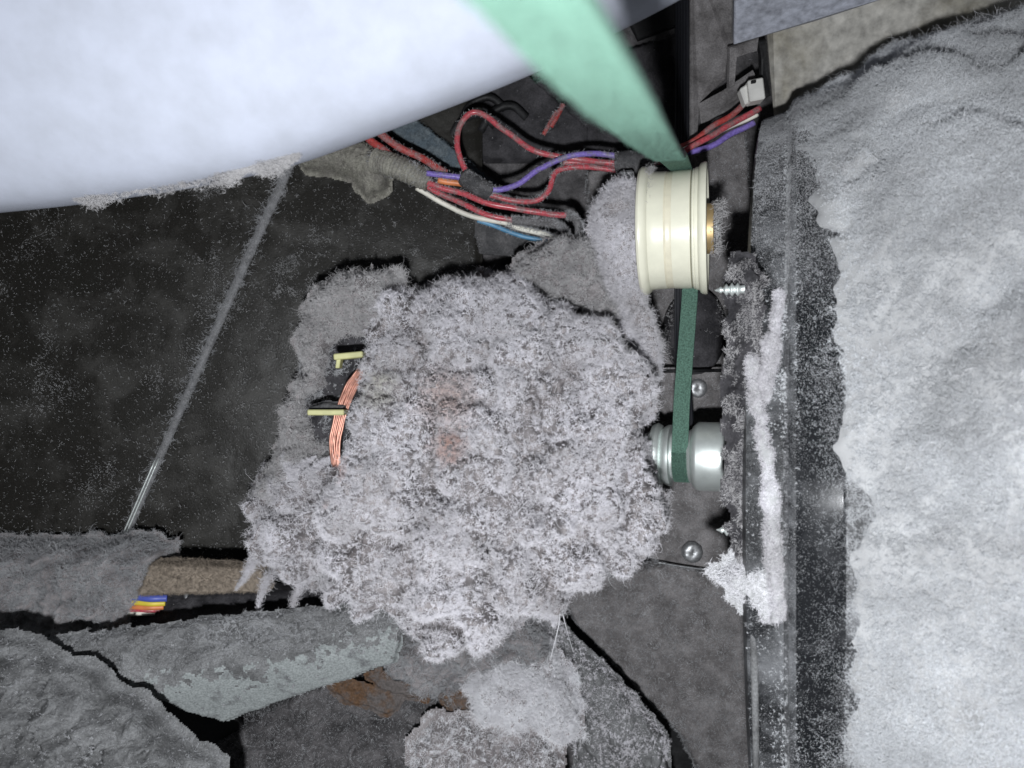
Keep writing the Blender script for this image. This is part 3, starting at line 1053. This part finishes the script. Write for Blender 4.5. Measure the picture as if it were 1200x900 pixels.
streamers('hanging_tips', [[(318, 672, .348), (306, 695, .352), (297, 722, .356)], [(356, 675, .346), (345, 702, .35), (340, 722, .355)],
                           [(300, 655, .348), (290, 672, .352), (278, 690, .356)], 
                           [(340, 560, .348), (352, 545, .352), (368, 532, .356)], [(360, 560, .345), (374, 542, .35), (388, 530, .354)], [(395, 690, .342), (388, 700, .345), (384, 708, .35)],
                           [(628, 715, .33), (648, 722, .332), (656, 738, .336)], [(345, 560, .348), (336, 545, .352), (334, 528, .358)]], .0026, 900, M['lint_motor'], ml, 98)


def lint_mound(name, corners, label, mat, nf, seed, rag=.003, amp=.0055, freq=110, dome=.008, domew=.006, skirt=.02, flen=.0027, res=.0008, up=.36, orig=None, rad=.000065,
               cat='lint', steep=14.0, core=None):
    V, Fs = field(corners, res=res, dome=dome, domew=domew, rag=rag, ragf=170, amp=amp, freq=freq, skirt=skirt, fine=.0005, seed=seed, ridged=True, steep=steep, billow=((75, .0050), (190, .0024)))
    c = np.mean([P(*q) for q in corners], 0)
    oo = mesh_obj(name, V, Fs, M['core'] if core is None else core, origin=c)
    tag(oo, label, cat, kind='stuff')
    rp, rn = sample(V, Fs, int(nf * .9))
    fibres('lint_fibres', rp, rn, flen, rad, mat, parent=oo, up=up, flow=.5, flowf=200, rnd=.7, curl=.3, curlf=500, twist=.5, seed=seed + 1, lennoise=.7)
    puffs('lint_puffs', V, Fs, int(nf * .075), 22, flen * .66, mat, oo, seed=seed + 2, nz=True, keep=lambda c: .12 + .88 * sstep(-.16, .14, fbm(c, 120, 3, seed)))
    return oo


lint_mound('end_bell_lint', [(x, y, .358) for x, y in [(356, 358), (372, 340), (398, 322), (450, 318), (460, 380), (428, 390), (402, 390), (382, 410), (374, 432), (366, 452), (354, 470),
                                                        (350, 494), (356, 512), (368, 522), (384, 545), (380, 575), (300, 585), (326, 530), (324, 490), (340, 460), (354, 440), (348, 400)]],
           'dim grey lint ring round the open end of the motor', M['lint_dim'], 42000, 101, dome=.009, domew=.007, skirt=.012, amp=.010, rag=.005, flen=.0030)
lint_mound('lint_tufts', [(x, y, .366) for x, y in [(606, 322), (622, 298), (650, 284), (690, 280), (702, 300), (712, 345), (735, 372), (700, 365), (650, 335)]],
           'dim grey lint tufts between the motor blanket and the idler arm', M['lint_dim'], 20000, 105, amp=.009, flen=.0032, rag=.005)
# ------------------------------------------------------------------ idler arm with its lint
arm = thing('pulley_bracket', P(735, 290, .385), 'steel idler arm beside the cream pulley under upright frosty lint', 'bracket')
V, Fs = box(P(730, 290, .385), np.array([.0035, 0, .001]), np.array([0, .034, 0]), np.array([0, 0, .012]), .001)
mesh_obj('arm_plate', V, Fs, M['steel_dull'], arm, smooth=False)
V, Fs = field([(x, y, .352) for x, y in [(708, 240), (722, 214), (742, 214), (748, 250), (750, 300), (756, 350), (770, 395), (774, 440), (760, 405), (742, 372), (722, 340), (712, 300), (702, 262)]],
              res=.0007, dome=.005, domew=.005, rag=.0028, ragf=180, amp=.005, freq=120, skirt=.014, ridged=True, seed=111)
al = mesh_obj('arm_lint', V, Fs, M['core'], arm)
al['kind'] = 'stuff'
rp, rn = sample(V, Fs, 20000)
fibres('lint_fibres', rp, rn, .0028, .000065, M['lint_motor'], parent=al, up=.45, flow=.5, flowf=200, rnd=.7, curl=.3, curlf=500, twist=.5, seed=112, lennoise=.6)
puffs('lint_puffs', V, Fs, 1500, 24, .0020, M['lint_motor'], al, seed=113)

# ------------------------------------------------------------------ idler pulley
IC = P(790, 270, .352)
idler = thing('idler_pulley', IC, 'cream nylon idler pulley with flanged rims under the slanting green belt', 'pulley')


IT = R(15)
IAX = np.array([math.cos(IT), 0, math.sin(IT)])
IAN = np.array([-math.sin(IT), 0, math.cos(IT)])


def ix_(px):
    k = (px - 600) / F
    return (k * .352 - IC[0]) / (IAX[0] + IAX[2] * k)


def ring(name, prof, mat, n=96, parent=idler):
    V, Fs = lathe([(ix_(x), r) for x, r in prof], IC, IAX, IAN, AY, n)
    return mesh_obj(name, V, Fs, mat, parent, sharp=32)


ring('left_flange', [(753.5, .009), (752, .0225), (751.5, .0262), (752.5, .0274), (755, .0280), (758.5, .0279), (761.5, .0271), (763.5, .0262), (764, .0258)], M['cream'])
ring('pulley_face', [(763.8, .0259), (765, .0256), (774, .0254), (782, .02535)], M['cream'])
ring('wear_band', [(782, .02535), (783, .0251), (784, .02528), (786, .02512), (787.5, .0252), (789, .0251), (790.5, .0253)], M['cream_worn'])
ring('pulley_face', [(790.5, .0253), (800, .02545), (811, .0255), (811.6, .0247), (812, .0240)], M['cream'])
ring('right_flange', [(812.2, .0240), (812.6, .0254), (813.5, .0258), (815.5, .0257), (816, .0262), (819.5, .0263), (821, .0274), (823, .0280), (827, .0283), (829, .0281), (829.8, .0272), (829.5, .0255),
                      (824, .0240), (822, .016), (823, .010)], M['cream'])
ring('bushing', [(822, .0108), (836, .0108), (836.8, .0104), (837, .004)], M['bronze'], 48)
ring('washer', [(836.8, .0030), (836.9, .0092), (838.2, .0094), (839, .0092), (839.2, .003)], M['steel_dull'], 48)
ring('axle', [(720, .0042), (752, .0042), (752.2, .0066), (753.2, .0066), (753.4, .004)], M['steel'], 32)
ring('axle_end', [(838.5, .0052), (843, .0052), (844.5, .0046), (845, .0003)], M['steel'], 32)
c = IC + ix_(839) * IAX
a_r = RNG.random(900) * 6.28
rp = c + .0095 * (np.cos(a_r)[:, None] * IAN + np.sin(a_r)[:, None] * AY) + RNG.normal(size=(900, 3)) * .0012
rp = rp[(a_r < 2.6) | (a_r > 4.4)]
fibres('hub_fuzz', rp, np.tile(IAX, (len(rp), 1)), .0030, .000095, M['lint_dim'], parent=idler, seed=115)

a_r = RNG.normal(size=1500) * .5 + math.pi / 2 + .25
c = IC + ix_(763) * IAX
rp = c + .0262 * (np.cos(a_r)[:, None] * IAN + np.sin(a_r)[:, None] * AY) + RNG.normal(size=(1500, 3)) * .0009
fibres('rim_fuzz', rp, np.tile(IAX, (len(rp), 1)), .0016, .00005, M['lint_dim'], parent=idler, seed=116, twist=.4)

# ------------------------------------------------------------------ drive belt
W = .0037                                      # half width of the belt
path, side = [], []


def bpt(px, py, d, tw=0.0):
    path.append(P(px, py, d))


# near run, coming down from the drum to the top of the idler
near = [((480, -120), (662, -75), .0455, .043), ((518, -45), (680, -35), .051, .0485), ((556, 0), (699, 0), .0575, .0545), ((655, 100), (757, 100), .083, .078),
        ((715, 150), (784, 150), .126, .119), ((764, 185), (803, 184), .222, .215), ((789, 202), (812, 199), .352, .349)]
Lp = [P(a[0], a[1], da) for a, b, da, db in near]
Rp = [P(b[0], b[1], db) for a, b, da, db in near]
# make the belt's width true along that run
Lq, Rq = [], []
for l, r in zip(Lp, Rp):
    m, w = (l + r) / 2, unit(r - l)
    Lq.append(m - w * np.linalg.norm(r - l) / 2)
    Rq.append(m + w * np.linalg.norm(r - l) / 2)
print('belt widths', [round(float(np.linalg.norm(a - b)) * 1000, 2) for a, b in zip(Lq, Rq)])
cs = IC + ix_(801.5) * IAX                         # belt centre on the idler
rI = .0262
for a in np.linspace(math.pi / 2 + .25, math.pi + .19, 10):
    m = cs + rI * (math.cos(a) * AN + math.sin(a) * AY)
    Lq.append(m - W * AX)
    Rq.append(m + W * AX)
cm = SH + sx(800.5) * AX
rM = .0112
for a in np.linspace(.19, -math.pi + .0, 18):
    m = cm + rM * (math.cos(a) * AN + math.sin(a) * AY)
    Lq.append(m - W * AX)
    Rq.append(m + W * AX)
far = [(799, 400, .408), (799, 250, .412), (799.5, 100, .416), (799.5, -80, .42)]
for x, y, d in far:
    m = P(x, y, d)
    Lq.append(m - W * AX)
    Rq.append(m + W * AX)
Lq, Rq = np.array(Lq), np.array(Rq)


def densify(A, seg=4):
    out = []
    q = np.vstack([2 * A[0] - A[1], A, 2 * A[-1] - A[-2]])
    for i in range(len(A) - 1):
        a, b, c_, d = q[i:i + 4]
        l0, l1, l2 = (np.linalg.norm(v) ** .5 for v in (b - a, c_ - b, d - c_))
        m1 = ((b - a) / l0 / l0 - (c_ - a) / (l0 * l0 + l1 * l1) + (c_ - b) / l1 / l1) * l1 * l1
        m2 = ((c_ - b) / l1 / l1 - (d - b) / (l1 * l1 + l2 * l2) + (d - c_) / l2 / l2) * l1 * l1
        for t in np.linspace(0, 1, seg, endpoint=False):
            h = t * t * (3 - 2 * t)
            out.append(b * (1 - h) + c_ * h + m1 * (t ** 3 - 2 * t * t + t) + m2 * (t ** 3 - t * t))
    out.append(A[-1])
    return np.array(out)


Lq, Rq = densify(Lq), densify(Rq)
mid = (Lq + Rq) / 2
Tn = unit(np.gradient(mid, axis=0))
Wn = unit(Rq - Lq)
Nn = unit(np.cross(Tn, Wn))                        # which side is the green one: away from the motor pulley
ref = mid[len(near) * 4 + 20] - cs
if np.dot(Nn[len(near) * 4 + 20], -ref) < 0:
    Nn = -Nn
belt = thing('drive_belt', P(800, 450, .36), 'green fabric drive belt with black ribbed inside, looped round pulleys', 'belt')


def strip(across, name, mat):
    """sweeps a cross-section of (across 0..1, height) points along the belt"""
    V = np.concatenate([(Lq + (Rq - Lq) * u + Nn * h)[:, None, :] for u, h in across], 1)
    m = len(across)
    n = len(Lq)
    V = V.reshape(-1, 3)
    Fs = [(i * m + j, i * m + (j + 1) % m, (i + 1) * m + (j + 1) % m, (i + 1) * m + j) for i in range(n - 1) for j in range(m)]
    Fs += [tuple(range(m)), tuple((n - 1) * m + j for j in range(m))[::-1]]
    return mesh_obj(name, V, Fs, mat, belt, sharp=40)


strip([(0, .0001), (.02, .0005), (.5, .00055), (.98, .0005), (1, .0001), (1, -.00005), (0, -.00005)], 'fabric_face', M['belt_green'])
rib = [(0, -.0001), (1, -.0001)]
cx = [1]
prof = []
for k in range(5):
    u0 = 1 - k / 5
    prof += [(u0 - .02, -.0005), (u0 - .06, -.0013), (u0 - .14, -.0013), (u0 - .18, -.0005)]
strip(rib + prof, 'rubber_ribs', M['belt_black'])
k_ = RNG.integers(0, len(Lq) - 1, 52000)
u_ = .02 + .96 * RNG.random((52000, 1))
t_ = RNG.random((52000, 1))
rp = Lq[k_] + (Lq[k_ + 1] - Lq[k_]) * t_
rp = rp + (Rq[k_] + (Rq[k_ + 1] - Rq[k_]) * t_ - rp) * u_ + Nn[k_] * .0005
fibres('belt_fuzz', rp, Nn[k_], .0006, .000035, M['belt_green'], parent=belt, K=4, up=.5, flow=0, rnd=.6, curl=0, twist=.5, seed=120)
# ------------------------------------------------------------------ wires
har = thing('wire_harness', P(560, 220, .41), 'bundle of red, purple, white and blue wires behind the drum', 'wires')


def wire(pts, mat, r=.00125, d=.405, parent=har, n=None, name='wire', wob=.0008, seed=0):
    q = [P(*(tuple(p_) if len(p_) == 3 else (*p_, d))) for p_ in pts]
    q = spline(q, n or max(16, len(pts) * 9))
    q = q + wob * vecnoise(q, 90, seed)
    V, Fs = tube(q, r, 12)
    return mesh_obj(name, V, Fs, mat, parent), q


WQ = []


def w_(pts, m, r=.00125, d=.405, dust=0, **k):
    o_, q = wire(pts, M[m], r, d, **k)
    if dust:
        WQ.append((q, int(dust * 2.2), r))
    return o_


w_([(549, 212), (541, 192), (536, 170), (540, 145), (553, 131), (571, 137), (593, 156), (620, 174), (647, 182), (680, 187), (723, 191), (760, 192)], 'red', .00145, .392, 150)
w_([(500, 203), (525, 206), (549, 212), (580, 222), (607, 216), (633, 198), (663, 184), (697, 180), (727, 184), (756, 190)], 'purple', .0014, .388, 250)
w_([(573, 227), (600, 236), (627, 236), (642, 224), (648, 206), (660, 198), (690, 196), (722, 199), (750, 196)], 'red', .0014, .396, 500)
w_([(660, 190), (690, 190), (722, 193), (752, 193)], 'red', .0014, .397, 300)
w_([(498, 212), (530, 223), (567, 237), (607, 246), (647, 251), (668, 252)], 'red', .0015, .394, 300)
w_([(664, 252), (674, 256), (679, 267), (677, 284)], 'grey_w', .0021, .394, 700)
w_([(496, 217), (530, 233), (567, 250), (593, 257), (606, 259)], 'red', .0014, .398, 200)
w_([(600, 259), (647, 262), (661, 270), (668, 284)], 'grey_w', .0020, .398, 800)
w_([(488, 221), (520, 239), (553, 253), (594, 262)], 'white_w', .0013, .40, 60)
w_([(594, 262), (607, 267), (637, 274), (652, 280)], 'white_w', .0014, .402, 600)
w_([(560, 258), (583, 267), (613, 277), (645, 283)], 'blue_w', .0012, .405, 80)
w_([(515, 210), (543, 217), (556, 222)], 'orange_w', .0015, .391, 120)
w_([(416, 132), (423, 147), (433, 164), (457, 181)], 'red_dusty', .0019, .396, 60)
w_([(424, 136), (432, 147), (463, 168), (497, 187), (525, 202)], 'red_dusty', .0018, .393, 200)
w_([(645, 150), (652, 138), (660, 122)], 'red_dusty', .0014, .434, 60)
w_([(636, 158), (644, 146), (652, 132)], 'red_dusty', .0012, .435, 60)
# taped joints and the braided sleeve
q = spline([P(545, 208, .390), P(556, 215, .388), P(575, 226, .390)], 24)
V, Fs = tube(q, .0042 * (1 + .12 * fbm(q, 300, 2, 4)), 14)
V[:, 2] -= 0
mesh_obj('tape_wrap', V + .0005 * vecnoise(V, 500, 5), Fs, M['tape'], har)
WQ.append((q, 900, .0038))
q = spline([P(722, 191, .390), P(740, 190, .388), P(762, 192, .390)], 24)
V, Fs = tube(q, .0050 * (1 + .12 * fbm(q, 300, 2, 6)), 14)
mesh_obj('tape_wrap', V + .0006 * vecnoise(V, 500, 6), Fs, M['tape'], har)
WQ.append((q, 1200, .0046))
q = spline([P(440, 188, .398), P(465, 196, .394), P(503, 212, .394)], 70)
V, Fs = tube(q, .0058 * (1 + .06 * np.sin(np.arange(70) * 1.6)) * np.linspace(1.05, .9, 70), 18)
mesh_obj('braided_sleeve', V + .0005 * vecnoise(V, 600, 9), Fs, M['sleeve'], har)
WQ.append((q, 1500, .0056))
V, Fs = field([(345, 176, .40), (380, 160, .398), (425, 166, .396), (450, 186, .394), (446, 212, .396), (425, 222, .398), (408, 200, .40), (380, 192, .402), (352, 190, .404)], res=.0006,
              rag=.002, ragf=220, amp=.0032, freq=110, skirt=.012, dome=.005, domew=.004, seed=131, fine=.0005)
mesh_obj('crumpled_wrap', V, Fs, M['sleeve'], har)
rp, rn = sample(V, Fs, 3500)
fibres('wrap_fuzz', rp, rn, .0015, .00008, M['sleeve'], parent=har, K=4, seed=133)
rp, rn = [], []
for q, n_, r_ in WQ:
    k = RNG.integers(0, len(q) - 1, n_)
    dv = unit(RNG.normal(size=(n_, 3)) + [0, .3, .6])
    rp.append(q[k] + (q[k + 1] - q[k]) * RNG.random((n_, 1)) + dv * r_ * .95)
    rn.append(dv)
rp, rn = np.concatenate(rp), np.concatenate(rn)
fibres('wire_dust', rp, rn, .0013, .00008, M['lint_grey'], parent=har, K=4, up=.5, seed=135)

rb = thing('wire_bundle', P(850, 155, .41), 'red and purple wires passing under the white plug right of the belt', 'wires')
for pts, m in (([(762, 192), (790, 186), (812, 172), (845, 153), (890, 127)], 'red'), ([(780, 178), (808, 168), (830, 152), (852, 138), (871, 122)], 'red_dusty'),
               ([(800, 182), (830, 172), (855, 160), (882, 143)], 'purple'), ([(800, 176), (826, 164), (858, 148), (886, 134)], 'white_w')):
    d_ = {'red': .398, 'red_dusty': .405, 'purple': .403, 'white_w': .402}[m]
    wire(pts, M[m], .0015 if m != 'white_w' else .0010, d_, parent=rb)
plug = thing('plug_connector', P(879, 108, .395), 'small white plastic plug connector above the right wire bundle', 'connector')
V, Fs = box(P(884, 108, .396), np.array([.0038, .0008, .0]), np.array([-.0006, .0052, 0]), np.array([0, 0, .004]), .0006)
mesh_obj('plug_body', V, Fs, M['plug'], plug, smooth=False)
V, Fs = box(P(874, 112, .398), np.array([.0024, .0016, .0]), np.array([-.0014, .0040, 0]), np.array([0, 0, .003]), .0006)
mesh_obj('plug_skirt', V, Fs, M['plug'], plug, smooth=False)
V, Fs = box(P(883, 96, .390), np.array([.0012, .0002, 0]), np.array([0, .0007, 0]), np.array([0, 0, .0006]), .0002)
mesh_obj('latch', V, Fs, M['black'], plug, smooth=False)

V, Fs = field([(444, 118, .425), (470, 128, .424), (520, 165, .42), (580, 215, .416), (598, 226, .416), (570, 224, .418), (530, 196, .42), (470, 160, .424), (440, 138, .425)], res=.0006, amp=.0005,
              freq=300, skirt=.004, fine=.0004, seed=141)
o = mesh_obj('foam_strip', V, Fs, M['strip'], origin=P(510, 170, .42))
tag(o, 'blue grey fuzzy foam strip slanting behind the wires', 'strip')
rp, rn = sample(V, Fs, 3500)
fibres('foam_fuzz', rp, rn, .0012, .00008, M['strip'], parent=o, K=4, seed=142)

# ------------------------------------------------------------------ lower left: lint mat, felt strip, ribbon of wires, rails
lint_mound('lint_mat', [(-40, 650, .375), (40, 652, .375), (92, 650, .375), (130, 646, .375), (172, 655, .372), (165, 690, .37), (148, 720, .37), (138, 752, .366), (60, 766, .364), (-40, 770, .364)],
           'dull grey lint mat left of the brown felt strip', M['lint_grey'], 46000, 151, amp=.008, freq=100, dome=.006, flen=.0026)
V, Fs = field([(176, 663, .372), (240, 665, .370), (306, 668, .368), (310, 693, .366), (240, 694, .368), (162, 697, .37)], res=.0006, amp=.0003, freq=400, skirt=.010, fine=.0004, rag=.0004, ragf=900, seed=155)
felt = mesh_obj('felt_strip', V, Fs, M['felt'], origin=P(235, 680, .37))
tag(felt, 'brown fuzzy felt strip between the lint mat and motor lint', 'strip')
rp, rn = sample(V, Fs, 9000)
fibres('felt_fuzz', rp, rn, .0013, .00007, M['felt'], parent=felt, K=4, seed=156, flow=.3)
rbn = thing('ribbon_wires', P(165, 708, .375), 'short ribbon of blue, yellow, orange and white wires under the felt strip', 'wires')
for (x0, y0, x1, y1, m, r_) in [(152, 701, 196, 700, 'dblue_w', .0017), (148, 707.5, 194, 706, 'yellow_w', .0013), (148, 713, 192, 710.5, 'orange_w', .0012), (147, 716, 188, 714.5, 'red', .0010),
                                (145, 720, 182, 717.5, 'white_w', .0012)]:
    wire([(x0 - 12, y0 + .5, .377), ((x0 + x1) / 2, (y0 + y1) / 2 - .6, .3745), (x1, y1, .377)], M[m], r_, parent=rbn)
dc = thing('drip_channel', P(270, 710, .39), 'dark narrow channel under the brown felt strip', 'channel')
V, Fs = field([(140, 700, .385), (330, 694, .378), (440, 690, .375), (440, 735, .368), (300, 745, .366), (140, 755, .366)], res=.0009, amp=.001, freq=90, skirt=.01, seed=161)
mesh_obj('channel_floor', V, Fs, M['dark_dusty'], dc)
V, Fs = tube([P(218, 690, .382), P(219, 715, .380)], .0012, 8)
mesh_obj('pin', V, Fs, M['steel_dull'], dc)

rail = thing('cross_rail', P(330, 770, .36), 'pale green grey zinc rail with a dusty top edge below the felt strip', 'rail')


RA, RB_ = P(110, 806, .3285), P(458, 742, .347)
rdir = (RB_ - RA)[:2] / np.linalg.norm((RB_ - RA)[:2])


def ridge(x, y):
    return (x - RA[0]) * rdir[0] + (y - RA[1]) * rdir[1], -(x - RA[0]) * rdir[1] + (y - RA[1]) * rdir[0]


def beam_z(x, y, sd, z):
    t, h = ridge(x, y)
    zr = RA[2] + (RB_[2] - RA[2]) * t / np.linalg.norm((RB_ - RA)[:2])
    pp = np.c_[x, y, np.zeros_like(x)]
    hs = np.sqrt(h * h + .008 ** 2) - .008
    dusty_ = sstep(-.006, .008, h)
    bl_ = .0030 * (sstep(0, .22, np.abs(fbm(pp * [.8, 1.2, 1], 120, 2, 157))) - .75) + .0014 * (sstep(0, .22, np.abs(fbm(pp * [.8, 1.2, 1], 300, 2, 158))) - .75)
    zz = zr - np.where(h > 0, .42, .62) * hs + .0009 * fbm(pp, 30, 3, 160)
    crust_ = fbm(pp * [.6, 1.5, 1], 110, 4, 162)
    return zz + dusty_ * bl_ + dusty_ * (.0020 * (1 - 2.2 * np.abs(crust_)) + .0008 * fbm(pp, 500, 2, 163)) + .0004 * sstep(.0, .3, fbm(pp, 90, 4, 164)) * (1 - dusty_)


V, Fs = field([(-30, 746, .346), (60, 741, .345), (130, 739, .344), (250, 727, .344), (340, 718, .347), (440, 710, .353), (476, 722, .354), (462, 774, .355), (350, 816, .347), (252, 857, .339), (212, 840, .336),
               (177, 814, .335), (120, 796, .334), (57, 768, .337), (-30, 756, .34)], res=.0007, zfun=beam_z, skirt=.005, rag=.0010, ragf=200, seed=165)
beam = mesh_obj('beam_skin', V, Fs, [M['crust'], M['rail']], rail)
cf = V[Fs].mean(1)
_, hh = ridge(cf[:, 0], cf[:, 1])
zinc = hh + .0110 * fbm(cf, 110, 4, 166) + .0120 * fbm(cf, 420, 4, 168) < -.0028
beam.data.polygons.foreach_set('material_index', zinc.astype(np.int32))
rp, rn = sample(V, Fs, 22000)
_, hh = ridge(rp[:, 0], rp[:, 1])
m_ = hh + .005 * fbm(rp, 130, 4, 166) > .0
fibres('dust_fibres', rp[m_], rn[m_], .0007, .00006, M['lint_grey'], parent=rail, K=4, up=.3, seed=166)
puffs('dust_crumbs', V, Fs, 3500, 14, .0009, M['lint_grey'], rail, seed=169, K=3,
      keep=lambda c: (.06 + .94 * sstep(-.010, .004, ridge(c[:, 0], c[:, 1])[1] + .008 * fbm(c, 120, 4, 166))) * (.1 + .9 * sstep(-.05, .25, fbm(c * [.6, 1.6, 1], 70, 4, 175))))
prism('rail_gap_shade', [(60, 770, .40), (240, 800, .40), (300, 870, .40), (300, 990, .40), (140, 990, .40)], .003, M['black'], rail)  # black sheet painting the deep shade between the two rails, not a real channel

V, Fs = field([(-60, 752, .312), (33, 757, .313), (57, 774, .313), (113, 797, .313), (127, 813, .313), (165, 830, .312), (195, 862, .310), (215, 882, .309), (247, 907, .307), (270, 1130, .30), (-60, 1130, .285)], res=.0006, amp=.0100, octv=5,
              freq=62, skirt=.006, fine=.0010, finef=500, rag=.003, ridged=True, seed=171, aniso=(.7, 1.3, 1), cracks=(38, .010, .045), billow=((60, .0045), (170, .0022), (380, .0009)))
o = mesh_obj('corner_rail', V, Fs, M['crust'], origin=P(90, 850, .31))
tag(o, 'dust crusted grey rail end filling the lower left corner', 'rail')
rp, rn = sample(V, Fs, 10000)
fibres('dust_fibres', rp, rn, .0007, .00006, M['lint_grey'], parent=o, K=4, up=.3, seed=172)
puffs('dust_crumbs', V, Fs, 3000, 12, .0007, M['lint_grey'], o, seed=173, K=3, keep=lambda c: .08 + .92 * sstep(-.05, .25, fbm(c * [.6, 1.6, 1], 70, 4, 174)))

# ------------------------------------------------------------------ bottom middle: rusty sheet, debris, lint balls, hose
V, Fs = field([(255, 870, .40), (350, 815, .40), (400, 800, .40), (470, 800, .40), (560, 830, .40), (600, 960, .39), (220, 960, .39)], res=.0008, amp=.0028, freq=80, skirt=.02, fine=.0006, seed=181, ridged=True, billow=((70, .004), (200, .002)))
o = mesh_obj('base_sheet', V, Fs, M['floor'], origin=P(400, 850, .40))
tag(o, 'dark dust crusted base sheet below the zinc rail', 'plate')
rp, rn = sample(V, Fs, 22000)
fibres('dust_fibres', rp, rn, .0010, .00006, M['lint_grey'], parent=o, K=4, up=.4, seed=182)
rs = thing('rusty_sheet', P(470, 810, .39), 'torn rusty brown metal flakes below the motor lint', 'metal sheet')
for k, cs_ in enumerate([[(386, 806, .392), (410, 800, .39), (440, 812, .388), (470, 818, .388), (455, 838, .39), (430, 828, .39), (405, 822, .391)],
                         [(432, 792, .386), (444, 788, .385), (462, 804, .386), (500, 806, .386), (498, 820, .388), (465, 812, .388), (446, 806, .387)],
                         [(520, 818, .386), (548, 814, .384), (552, 836, .385), (532, 840, .386)]]):
    V, Fs = field(cs_, res=.0005, amp=.001, freq=300, skirt=.0012, rag=.0016, ragf=400, seed=185 + k, steep=2)
    mesh_obj('rust_flake', V, Fs, M['rust'], rs)
lint_mound('grey_tufts', [(448, 760, .385), (480, 758, .38), (540, 770, .375), (600, 745, .375), (640, 745, .38), (640, 790, .385), (560, 800, .385), (545, 830, .388), (500, 825, .392), (452, 800, .392)],
           'loose grey lint tufts under the lower edge of the motor lint', M['lint_grey'], 26000, 191, rag=.005, amp=.005, freq=110, flen=.0028)
lint_mound('white_lint_ball', [(552, 812, .372), (580, 786, .37), (615, 780, .37), (645, 785, .37), (662, 806, .365), (676, 840, .352), (678, 872, .355), (655, 880, .356), (630, 862, .354), (600, 868, .352), (565, 862, .352),
                              (550, 835, .353)], 'bright white lint ball at the bottom below the motor', M['lint_white'], 36000, 195, skirt=.008, rag=.004, amp=.0045, freq=120, dome=.014, domew=.010, flen=.0028)
lint_mound('lint_clump', [(488, 892, .365), (505, 868, .366), (540, 862, .366), (566, 876, .366), (590, 888, .366), (625, 884, .366), (650, 900, .366), (640, 1130, .36), (490, 1130, .36)], 'white lint clump cut by the bottom edge left of the white ball',
           M['lint_white'], 20000, 199, rag=.006, amp=.005, skirt=.008)
hose = thing('floor_rail', P(720, 850, .40), 'pale green rail thick with crumbly lint running to the bottom edge', 'rail')
V, Fs = field([(636, 738, .40), (650, 733, .402), (682, 768, .395), (715, 800, .390), (750, 836, .386), (784, 880, .382), (815, 1130, .376), (690, 1130, .37), (682, 880, .38), (665, 820, .388), (648, 780, .395)],
              res=.0007, amp=.0026, freq=120, skirt=.006, dome=.008, domew=.008, fine=.001, finef=500, rag=.002, ridged=True, seed=205, billow=((90, .003), (260, .0016)))
mesh_obj('rail_body', V, Fs, M['crust'], hose)
rp, rn = sample(V, Fs, 30000)
w = sstep(-.25, .35, fbm(rp, 70, 3, 207) + .5 * sstep(-.15, -.19, rp[:, 1]) * -1 + .35)
rp, rn = rp[RNG.random(len(rp)) < w], rn[:0]
fibres('lint_fibres', rp, np.tile([0, 0, 1.], (len(rp), 1)), .0013, .00006, M['lint_motor'], parent=hose, seed=206, K=5, twist=.4)
puffs('lint_crumbs', V, Fs, 6000, 14, .0011, M['lint_motor'], hose, seed=208, K=4, keep=lambda c: .1 + .9 * sstep(-.1, .2, fbm(c, 90, 4, 209)))

# a loose thread hanging from the motor lint
for k, pts in enumerate([[(650, 690, .35), (656, 720, .345), (652, 745, .345), (645, 772, .35)], [(655, 700, .36), (662, 730, .36), (672, 765, .38)]]):
    q = spline([P(*p_) for p_ in pts], 30)
    V, Fs = tube(q, .00018, 5)
    o = mesh_obj('thread', V, Fs, M['lint_white'], origin=q[0])
    tag(o, ['fine white thread trailing from the motor lint to the white ball', 'fine thread trailing from the motor lint on to the floor plate'][k], 'thread')

for o in bpy.data.objects:
    for k in ('_o', '_e'):
        if k in o:
            del o[k]
